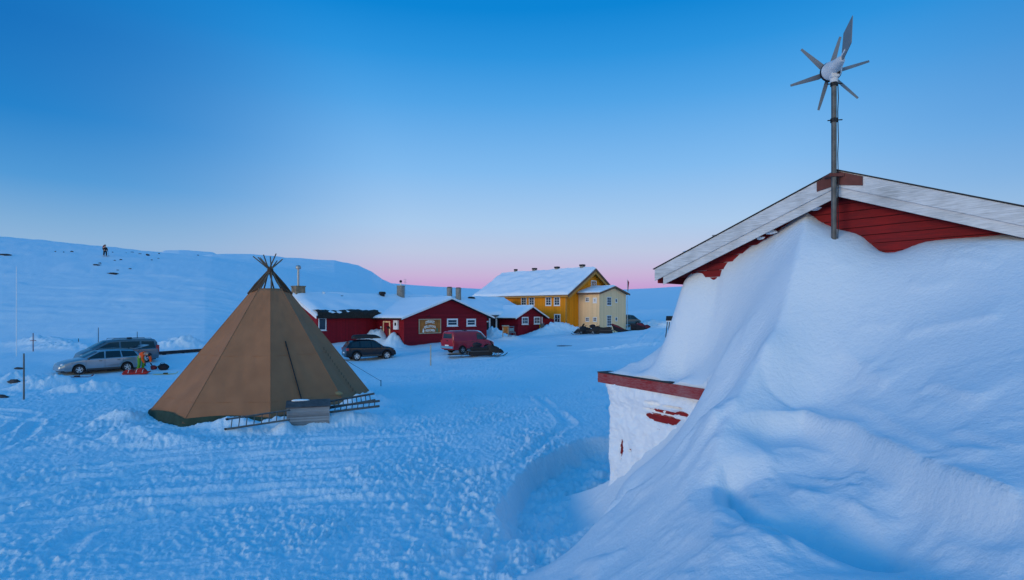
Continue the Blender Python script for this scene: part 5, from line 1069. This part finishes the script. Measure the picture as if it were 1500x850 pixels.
# ------------------------------------------------------------------ snow machines and sledges
def snowmobile(label, loc, rz, group='snowmobiles', body='black', cover=False, sc=1.0):
    t = thing('snowmobile', label, 'snowmobile', loc, rz, group); t.scale = (sc, sc, sc)
    tr = MB(); pr = [(-1.45,.22),(-1.35,.40),(.35,.42),(.55,.30),(.45,.10),(-1.2,.06),(-1.42,.12)]
    tr.prism([(x,-.24,z) for x, z in pr], (0,.48,0)); tr.build('track', M['rubber'], t, bevel=.03)
    MB().prism([(-1.55,-.27,.40),(-1.6,-.27,.52),(.2,-.27,.52),(.2,-.27,.42)], (0,.54,0)).build('tunnel', M['trim'], t)
    MB().prism([(-1.3,-.20,.525),(-1.35,-.20,.80),(-1.0,-.20,.86),(-.3,-.20,.78),(.12,-.20,.84),(.2,-.20,.525)], (0,.40,0)).build('seat', M['black'], t, bevel=.05)
    h = MB(); st = [(.08,.10,.48,.90),(.35,.34,.36,.98),(.8,.40,.30,.86),(1.2,.36,.28,.66),(1.45,.2,.32,.48)]
    for i, (x, w, z0, z1) in enumerate(st):
        h.v += [(x,-w,z0),(x,-w,z0+(z1-z0)*.6),(x,-w*.6,z1),(x,w*.6,z1),(x,w,z0+(z1-z0)*.6),(x,w,z0)]
        if i: h.f += [((i-1)*6+j, (i-1)*6+(j+1) % 6, i*6+(j+1) % 6, i*6+j) for j in range(6)]
    h.f += [tuple(range(6)), tuple(range(24, 30))]; h.build('hood', M[body], t, smooth=True, angle=35)
    MB().add([(.62,-.30,.92),(.62,.30,.92),(.38,.24,1.28),(.38,-.24,1.28),(.60,-.30,.92),(.60,.30,.92),(.36,.24,1.28),(.36,-.24,1.28)], [(0,1,2,3),(4,5,6,7),(0,4,5,1),(2,6,7,3),(1,5,6,2),(0,3,7,4)]).build('windshield', M['carglass'], t)
    MB().tube([(.12,-.36,1.06),(.18,-.12,1.08),(.18,.12,1.08),(.12,.36,1.06)], .018, 6).tube([(.30,0,.85),(.18,0,1.08)], .022, 6).build('handlebar', M['trim'], t)
    for s in (-1, 1):
        sk = MB(); sk.v = []; pts = [(.15,.03),(.9,.02),(1.35,.05),(1.62,.20),(1.72,.30)]
        for x, z in pts: sk.v += [(x,s*.48-.07,z),(x,s*.48+.07,z),(x,s*.48+.07,z+.035),(x,s*.48-.07,z+.035)]
        sk.f = [(i*4+j, i*4+(j+1) % 4, (i+1)*4+(j+1) % 4, (i+1)*4+j) for i in range(4) for j in range(4)]+[(0,1,2,3),(16,17,18,19)]
        sk.build('ski', M['black'], t); MB().tube([(.85,s*.48,.05),(.95,s*.40,.30),(.95,s*.25,.45)], .028, 6).tube([(1.1,s*.46,.06),(.95,s*.40,.30)], .02, 6).build('suspension_arm', M['steel'], t)
    for s in (-1, 1): MB().lump((1.12,s*.2,.66),(.10,.09,.05), 2, 10, .05).build('headlight', M['lamp'], t, smooth=True)
    if cover: MB().lump((-.75,0,.98),(.42,.28,.22), 9, 12, .2).build('luggage', M['darkcloth'], t, smooth=True, angle=70)
    MB().box((-1.66,-.18,.18),(-1.6,.18,.5)).build('snow_flap', M['rubber'], t)
    return t
def sledge(label, loc, rz, L_=2.2, load=None, name='cargo_sled', h=.22, deck='darkwood'):
    t = thing(name, label, 'sled', loc, rz)
    MB().box((-L_/2,-.36,h),(L_/2,.36,h+.05)).build('deck', M[deck], t)
    for s in (-1, 1):
        MB().tube([(-L_/2,s*.33,.03),(L_/2-.1,s*.33,.03),(L_/2+.22,s*.33,.14),(L_/2+.36,s*.33,.30)], .03, 6).build('runner', M['steel'], t)
        pz_ = MB()
        for x in (-L_/2+.2, 0, L_/2-.2): pz_.bar((x,s*.33,.04),(x,s*.33,h),.04,.04)
        pz_.build('strut', M['steel'], t)
    MB().tube([(L_/2,-.3,h),(L_/2+.9,0,h+.06),(L_/2,.3,h)], .02, 6).build('drawbar', M['steel'], t)
    if load: load(t)
    return t
p = P3(712, 517, 47.6); snowmobile('black snowmobile with luggage parked beside the old red van', (p[0], p[1], G(p[0], p[1])), math.radians(18), cover=True)
p = P3(677, 520, 47.2); sledge('low dark towing sled behind the snowmobile by the red van', (p[0], p[1], G(p[0], p[1])), math.radians(20), 2.3)
p = P3(868, 495, 70.5); snowmobile('black snowmobile at the foot of the cream extension', (p[0]-.6, p[1]+.8, G(p[0]-.6, p[1]+.8)), math.radians(195), cover=True)
p = P3(886, 496, 69.5); snowmobile('snowmobile standing nearest the road before the cream extension', (p[0]-.6, p[1]-.6, G(p[0]-.6, p[1]-.6)), math.radians(170))
p = P3(855, 492, 73.0); snowmobile('dark snowmobile half sunk in the snow beside the yellow wall', (p[0], p[1], G(p[0], p[1])-.15), math.radians(150), sc=.9)
def tarp(t): MB().prism([(-1.1,-.4,.28),(1.2,-.4,.28),(.9,-.4,.55),(-.6,-.4,1.05),(-1.05,-.4,1.0)], (0,.8,0)).build('load', M['darkcloth'], t, bevel=.1)
def cloth(t):
    b = MB(); b.lump((-.3,0,.55),(.75,.40,.36), 21, 14, .25); b.lump((.5,.05,.48),(.45,.36,.28), 22, 14, .25); b.build('load', M['maroon'], t, smooth=True, angle=70)
p = P3(909, 492, 75.0); pk = thing('covered_sled', 'dark tarpaulin covered sled with its hood tipped up against the cream wall', 'sled', (p[0], p[1], G(p[0], p[1])), math.radians(-8))
MB().prism([(-1.1,-.4,.95),(-1.35,-.4,1.15),(-1.0,-.4,1.2),(-.3,-.4,.95),(.5,-.4,.5),(1.6,-.4,.18),(2.3,-.4,.1),(2.2,-.4,.02),(-.2,-.4,.02),(-.9,-.4,.4)], (0,.85,0)).build('tarpaulin', M['darkcloth'], pk, bevel=.06)
MB().box((-.2,-.46,-.02),(2.4,.50,.04)).build('runner', M['black'], pk); MB().prism([(-1.28,-.41,1.12),(-1.0,-.41,1.16),(.3,-.41,.6),(.2,-.41,.5)], (0,-.01,0)).build('tarpaulin_stripe', M['maroon'], pk)
p = P3(936, 489, 76); sledge('flat sled lying on the snow right of the cream extension', (p[0], p[1], G(p[0], p[1])), math.radians(12), 2.6, tarp)
p = P3(940, 485, 84); o_ = sledge('long sled heaped with maroon cloth bundles near the snow bank', (p[0], p[1], G(p[0], p[1])), math.radians(8), 2.6, cloth); o_.scale = (1.35, 1.35, 1.5)
p = P3(984, 480, 60); zz = CAMZ-(480-HOR)/FPX*60
sm_ = thing('snow_tipper', 'dark snow clearing sled with raised frame, at the edge of the great drift', 'sled', (p[0], 60, G(p[0], 60)), math.radians(10))
hb = CAMZ-(463-HOR)/FPX*60-sm_.location.z
MB().prism([(-.55,-.3,hb-.50),(-.50,-.3,hb),(.75,-.3,hb),(.85,-.3,hb-.46)], (0,.6,0)).build('seat_box', M['black'], sm_, bevel=.04); MB().box((-.5,-.32,hb-.62),(.8,.32,hb-.505)).build('seat_base', M['white'], sm_)
fr_ = MB()
for x0, x1 in ((.85,1.25),(-.35,-.6)):
    for y in (-.25,.25): fr_.tube([(x0,y,hb-.45),(x1,y,-.3)] if x0 < 0 else [(1.5,y,hb-.1),(1.1,y,hb-.7),(.75,y,-.3)], .05, 6)
fr_.tube([(.8,0,hb-.15),(1.6,0,hb-.12)], .05, 6); fr_.build('frame', M['trim'], sm_)

# ------------------------------------------------------------------ people
def hand(p, d, s=1.0, side=1):
    """five-fingered gloved hand: palm at p, fingers along d"""
    p, d = Vector(p), Vector(d).normalized(); u = d.cross(Vector((0,1,0))).normalized() if abs(d.y) < .9 else Vector((1,0,0)); w = d.cross(u); ch = [[(*p, .038), (*(p+d*.08), .040)]]
    for k, L_ in ((-1.5,.07),(-.5,.085),(.5,.08),(1.5,.06)):
        b = p+d*.08+w*k*.019; ch.append([(*(p+d*.08), .040), (*(b+d*.02), .011), (*(b+d*(.02+L_*.6)+u*.01), .010), (*(b+d*(.02+L_)+u*.03), .008)])
    ch.append([(*p, .038), (*(p+d*.03+w*.05*side), .013), (*(p+d*.075+w*.062*side), .010)]); return ch
p = on(206, 545, 30); Pn = thing('person', 'person in orange jacket and green trousers bending over a red sled by the cars', 'person', (p[0], p[1], p[2]), -.35); Pn.scale = (1.12,)*3
skin('body', [[(0,0,.98,.13),(.14,0,1.06,.13),(.34,0,1.12,.14),(.50,0,1.12,.10),(.60,0,1.10,.055),(.68,0,1.08,.07),(.76,0,1.04,.095),(.82,0,1.00,.06)], [(0,0,.98,.13),(.02,.11,.90,.09),(.10,.13,.50,.065),(-.04,.13,.12,.05),(.08,.14,.06,.045),(.20,.15,.04,.035)], [(0,0,.98,.13),(.02,-.11,.90,.09),(.08,-.14,.50,.065),(-.06,-.14,.12,.05),(.06,-.15,.06,.045),(.18,-.16,.04,.035)],
     [(.50,0,1.12,.10),(.46,.20,1.08,.07),(.52,.24,.80,.05),(.60,.20,.58,.04)], [(.50,0,1.12,.10),(.46,-.20,1.08,.07),(.50,-.26,.80,.05),(.62,-.20,.56,.04)]], M['skinm'], Pn)
skin('jacket', [[(-.02,0,.99,.165),(.14,0,1.08,.165),(.34,0,1.14,.175),(.52,0,1.13,.12)], [(.52,0,1.13,.12),(.46,.20,1.10,.092),(.52,.25,.80,.070),(.595,.205,.60,.055)], [(.52,0,1.13,.12),(.46,-.20,1.10,.092),(.50,-.265,.80,.070),(.615,-.205,.58,.055)]], M['orange'], Pn)
skin('trousers', [[(.05,0,1.02,.158),(0,0,.96,.155)], [(0,0,.96,.155),(.02,.115,.88,.112),(.10,.13,.50,.092),(-.04,.13,.12,.085)], [(0,0,.96,.155),(.02,-.115,.88,.112),(.08,-.14,.50,.092),(-.06,-.14,.12,.085)]], M['green'], Pn)
skin('boots', [[(-.04,.13,.14,.075),(-.02,.13,.06,.07),(.20,.15,.05,.05)]], M['black'], Pn); skin('boots', [[(-.06,-.14,.14,.075),(-.04,-.14,.06,.07),(.18,-.16,.05,.05)]], M['black'], Pn)
MB().lump((.77,0,1.075),(.115,.105,.105), 3, 16, .05).build('hat', M['darkcloth'], Pn, smooth=True, angle=80)
for s in (-1, 1): skin('glove', hand((.62, s*.20, .56), (.25, 0, -.95), side=s), M['black'], Pn)
fc = MB(); fc.lump((.86,0,1.00),(.02,.02,.025), 1, 8, .1)
fc.build('nose', M['skinm'], Pn)
p = on(154, 375.5, 60); Ps = thing('person', 'distant skier in dark clothes standing upright on the upper slope', 'person', (p[0], p[1], p[2]), math.atan2(-p[1], -p[0])+.4); Ps.scale = (1.4, 1.35, 1.22)
skin('body', [[(0,0,.95,.13),(0,0,1.15,.14),(0,0,1.38,.15),(0,0,1.50,.07),(.01,0,1.58,.075),(.02,0,1.68,.10),(.02,0,1.78,.07)], [(0,0,.95,.13),(0,.12,.86,.10),(.03,.15,.48,.07),(0,.16,.10,.05),(.14,.16,.05,.04)], [(0,0,.95,.13),(0,-.12,.86,.10),(.05,-.15,.48,.07),(0,-.16,.10,.05),(.14,-.16,.05,.04)],
     [(0,0,1.38,.15),(0,.20,1.36,.08),(.02,.25,1.10,.055),(.10,.26,.92,.045)], [(0,0,1.38,.15),(0,-.20,1.36,.08),(.02,-.25,1.10,.055),(.10,-.26,.92,.045)]], M['skinm'], Ps)
skin('jacket', [[(0,0,.88,.17),(0,0,1.15,.18),(0,0,1.40,.17)], [(0,0,1.40,.17),(0,.20,1.37,.11),(.02,.26,1.10,.09),(.09,.27,.95,.065)], [(0,0,1.40,.17),(0,-.20,1.37,.11),(.02,-.26,1.10,.09),(.09,-.27,.95,.065)]], M['darkcloth'], Ps)
skin('trousers', [[(0,0,.98,.15),(0,0,.90,.16)], [(0,0,.90,.16),(0,.125,.82,.125),(.03,.15,.48,.105),(0,.16,.12,.095)], [(0,0,.90,.16),(0,-.125,.82,.125),(.05,-.15,.48,.105),(0,-.16,.12,.095)]], M['darkcloth'], Ps)
MB().lump((.0,0,1.76),(.13,.12,.11), 3, 14, .05).build('hat', M['darkcloth'], Ps, smooth=True, angle=80)
MB().lump((-.24,0,1.34),(.17,.24,.44), 4, 14, .1).build('backpack', M['maroon'], Ps, smooth=True, angle=80)
for s in (-1, 1):
    skin('glove', hand((.11, s*.265, .91), (.3, 0, -.9), side=s), M['black'], Ps)
    MB().box((-.75,s*.16-.04,0),(.95,s*.16+.04,.02)).build('ski', M['black'], Ps)
    MB().tube([(.16,s*.28,.95),(.22,s*.36,0)], .012, 5).build('ski_pole', M['black'], Ps)

# ------------------------------------------------------------------ things lying about
p = on(203, 548, 30); rs_ = thing('red_pulk', 'long red pulk sled packed in red cloth at the bending person\'s feet', 'sled', (p[0]-.1, p[1]-.1, p[2]), .30)
MB().prism([(-.72,-.24,0),(.60,-.24,0),(.80,-.24,.12),(.84,-.24,.17),(-.78,-.24,.12)], (0,.48,0)).build('shell', M['redcloth'], rs_, bevel=.03)
b = MB(); b.lump((-.45,0,.17),(.34,.20,.12), 31, 14, .35); b.lump((.22,0,.20),(.40,.22,.16), 32, 14, .4); b.build('load', M['redcloth'], rs_, smooth=True, angle=70)
b = MB()
for x in (-.4,.05,.42): b.tube([(x,-.25,.10),(x+.03,-.16,.31),(x+.05,.1,.36),(x,.25,.10)], .014, 5)
b.build('strap', M['white'], rs_)
p = on(240, 542, 30); MBd = MB(); MBd.lump((0,0,.20),(.40,.24,.24), 51, 14, .15); d_ = tag(MBd.build('duffel_bag', M['darkcloth'], None, smooth=True, angle=70), 'black duffel bag on the snow just right of the red pulk', 'bag'); d_.location = p
MB().tube([(-.2,-.1,.38),(-.12,-.14,.5),(.12,-.14,.5),(.2,-.1,.38)], .02, 6).build('handle', M['black'], d_)
p = on(226, 541.5, 30); b = MB(); b.lump((0,0,.14),(.24,.18,.16), 61, 12, .2); d_ = tag(b.build('stuff_sack', M['maroon'], None, smooth=True, angle=70), 'maroon stuff sack between the red pulk and the black duffel bag', 'bag'); d_.location = p
MB().tube([(.18,-.05,.20),(.27,-.06,.24),(.30,-.02,.20)], .015, 5).build('cord', M['yellowpl'], d_)
def skis(px, py, rz, label, col, L_=1.8):
    p = on(px, py, 24); t = thing('skis', label, 'skis', (p[0], p[1], p[2]+.03), rz)
    for y in (0, .12):
        k = MB(); pts = [(-L_/2,.0),(L_/2-.25,.0),(L_/2-.08,.05),(L_/2,.14)]
        for x, z in pts: k.v += [(x,y-.04,z),(x,y+.04,z),(x,y+.04,z+.02),(x,y-.04,z+.02)]
        k.f = [(i*4+j, i*4+(j+1) % 4, (i+1)*4+(j+1) % 4, (i+1)*4+j) for i in range(3) for j in range(4)]+[(0,1,2,3),(12,13,14,15)]
        s_ = k.build('ski', M[col], t); MB().box((-.12,y-.04,.021),(.12,y+.04,.09)).build('binding', M['black'], s_)
skis(242, 549, .25, 'yellow and black skis lying right of the red pulk', 'yellowpl', 1.5); skis(112, 553.5, .1, 'dark red skis lying in front of the silver estate car', 'maroon', 1.9)
# long dark beam behind the tent
pA, pB = hit(228, 521, 30), hit(304, 515.5, 30); L_ = math.dist(pA[:2], pB[:2]); bm_ = thing('timber_beam', 'long dark timber beam resting on the snow left of the tent', 'beam', (pA[0], pA[1], min(pA[2], 10)), math.atan2(pB[1]-pA[1], pB[0]-pA[0]))
gz = G(pA[0], pA[1]); bm_.location.z = gz+.18; bm_.rotation_euler.y = -math.atan2(G(pB[0], pB[1])-gz, L_)
MB().box((0,-.12,-.12),(L_,.12,.12)).build('beam', M['darkwood'], bm_, bevel=.015); MB().box((0,-.1,.122),(L_*.97,.1,.15)).build('snow_cap', ROOFSNOW, bm_)
b = MB()
for x in (.6, L_/2, L_-.6): b.box((x-.1,-.16,-.5),(x+.1,.16,-.122))
b.build('beam_foot', M['darkwood'], bm_)
# wooden notice board and kick sled by the small red house
p = P3(740.5, 503.5, 66.0); g0 = G(p[0], p[1]); nb_ = thing('notice_stand', 'brown wooden stand on two legs before the small red house', 'stand', (p[0], p[1], g0), .15)
MB().box((-.34,-.05,.35),(.34,.05,1.12)).build('panel', M['signwood'], nb_); MB().box((-.36,-.07,-.2),(-.26,.07,1.0)).build('leg', M['palewood'], nb_); MB().box((.26,-.07,-.2),(.36,.07,1.0)).build('leg', M['palewood'], nb_); MB().prism([(-.42,-.12,1.12),(.42,-.12,1.12),(.42,.12,1.2),(-.42,.12,1.2)], (0,0,.05)).build('top', M['palewood'], nb_)
p = P3(750, 503, 65.6); kk = thing('kick_sled', 'blue grey tubular kick sled standing right of the brown wooden stand', 'sled', (p[0], p[1], G(p[0], p[1])), .35)
b = MB()
for x in (-.28,.28): b.tube([(x,.5,.03),(x,-.6,.03),(x,-.8,.12)], .022, 6); b.tube([(x,.1,.03),(x,.16,1.1)], .024, 6); b.tube([(x,-.4,.03),(x,-.38,.45)], .02, 6)
b.tube([(-.34,.17,1.12),(.34,.17,1.12)], .028, 6); b.build('frame', M['kick'], kk)
b = MB(); b.box((-.28,-.42,.44),(.28,.12,.49)); b.box((-.26,.10,.55),(.26,.14,.95)); b.build('seat', M['kick'], kk)
# stakes
def stake(px, py0, py1, r, m, label, lo=15, name='stake', tilt=0, band=None, cat='stake', Y=None):
    p = on(px, py1, lo) if Y is None else (P3(px, py1, Y)[0], Y, G(P3(px, py1, Y)[0], Y)); h = CAMZ-(py0-HOR)/FPX*p[1]-p[2]
    o = MB().tube([(0,0,-.3),(0,0,h*.5),(tilt,0,h)], [r, r*.95, r*.85], 8).build(name, M[m], None, smooth=True); o.location = p; tag(o, label, cat)
    if band: MB().lathe([(r*1.15, h*band-.06), (r*1.15, h*band+.06)], (tilt*band,0,0), n=8).build('reflector', M['tail' if band > .5 else 'white'], o)
    return o
stake(35, 518, 585, .035, 'dsteel', 'thick dark stake in the snow left of the silver car, nearest of the stakes')
stake(24, 390, 522, .024, 'white', 'very tall thin white pole at the left edge', name='tall_pole', cat='pole', lo=35)
stake(48.5, 488, 515, .035, 'rusty', 'reddish brown stake with a crosspiece in the snow bank', lo=40)
o = [x for x in bpy.data.objects if x.get('label', '').startswith('reddish brown stake')][0]; MB().bar((-.25,0,.9),(.25,0,.9),.03,.05).build('crosspiece', M['rusty'], o)
stake(115, 496, 512, .03, 'darkwood', 'short dark stake behind the bonnet of the silver car', Y=52)
stake(144, 480, 508, .03, 'darkwood', 'tall slim dark stake rising behind the silver minibus roof', Y=52); stake(201, 486, 506, .03, 'darkwood', 'slim stake seen over the rear of the minibus roof', Y=54)
stake(631, 505, 536, .045, 'palewood', 'pale wooden stake standing alone in the yard before the red van')
stake(658, 470, 475, .02, 'darkwood', 'x', Y=90) if False else None
# snow shovel and skis leaning at the lodge door
xd = ab(36.65-.5, b0+2.6); sh = thing('snow_shovel', 'snow shovel standing in the heap beside the lodge door', 'shovel', (xd[0], xd[1], 1.0), RZ)
MB().tube([(0,0,0),(.1,0,1.55)], .022, 6).build('shaft', M['darkwood'], sh); MB().box((-.18,-.02,1.5),(.3,.02,1.56)).build('handle', M['black'], sh)
xd = ab(36.65-.5, b0+2.9); sh = thing('broom', 'broom standing upright in the heap beside the snow shovel', 'broom', (xd[0], xd[1], 1.0), RZ)
MB().tube([(0,0,0),(-.06,0,1.35)], .022, 6).build('shaft', M['darkwood'], sh); MB().box((-.22,-.05,1.33),(.1,.05,1.5)).build('brush', M['darkcloth'], sh)
# rocks blown bare on the slope
for i, (px, py, rx, ry, rz_, lab) in enumerate([(5,373.5,1.0,.8,.14,'long dark bare rock at the far left of the upper slope'),(143,388.5,.6,.5,.13,'flat dark rock below the distant skier'),(165,401,.8,.6,.13,'broad low rock patch, lowest of the bare rocks on the slope'),(217,374.5,.38,.35,.22,'largest dark rock right of the distant skier, near the crest')]):
    p = on(px, py, 60); o = MB(); o.lump((0,0,0),(rx,ry,rz_), 70+i, 18, .45); o.lump((rx*.95,-.5,-.12),(rx*.35,ry*.5,rz_*.7), 80+i, 14, .4); o.lump((-rx*.8,.4,.08),(rx*.3,ry*.4,rz_*.8), 85+i, 12, .4); o = o.build('rock', M['rock'], None); o.location = p; tag(o, lab, 'rock')
rnd = random.Random(4)
for i, (px, py) in enumerate([(81,369),(93,370),(106,369),(165,370),(185,371),(194,370),(168,382),(177,381),(215,373),(232,379),(233,372),(205,372),(290,374.5),(146,386),(190,394),(172,396),(222,381)]):
    p = on(px, py, 60); o = MB().lump((0,0,0),(rnd.uniform(.12,.32),rnd.uniform(.15,.25),rnd.uniform(.08,.18)), 90+i, 10, .4).build('rock', M['rock'], None); o.location = (p[0], p[1], p[2]); tag(o, 'small dark rock poking through the snow high on the slope', 'rock', 'small rocks on the upper slope')
for i, (px, py, lab) in enumerate([(29,541,'dark stone in the snow just left of the nearest stake'),(20,559,'dark stone low in the snow left of the nearest stake'),(3,582,'dark stone at the left edge of the yard')]):
    p = on(px, py, 15); o = MB().lump((0,0,0),(.32,.2,.12), 120+i, 12, .35).build('stone', M['rock'], None); o.location = p; tag(o, lab, 'stone')
p = on(828, 507, 30); o = MB().lump((0,0,0),(.9,.28,.05), 130, 14, .3).build('branch_mat', M['darkcloth'], None, smooth=True); o.location = p; o.rotation_euler.z = .1; tag(o, 'flat dark mat lying on the yard before the yellow house', 'mat')
p = P3(794.5, 486, 71); o = thing('bucket', 'dark bucket half sunk in the snow heap below the yellow notice', 'bucket', (p[0], 75, G(p[0]*75/71, 75)-.05)); o.location.x = p[0]*75/71
MB().lathe([(.20,-.1),(.27,.5),(.29,.5),(.29,.53),(.25,.53),(.19,.0),(0,.0)], n=16).build('pail', M['dsteel'], o, smooth=True); MB().tube([(-.27,0,.5),(-.15,0,.66),(.15,0,.66),(.27,0,.5)], .012, 5).build('handle', M['steel'], o)
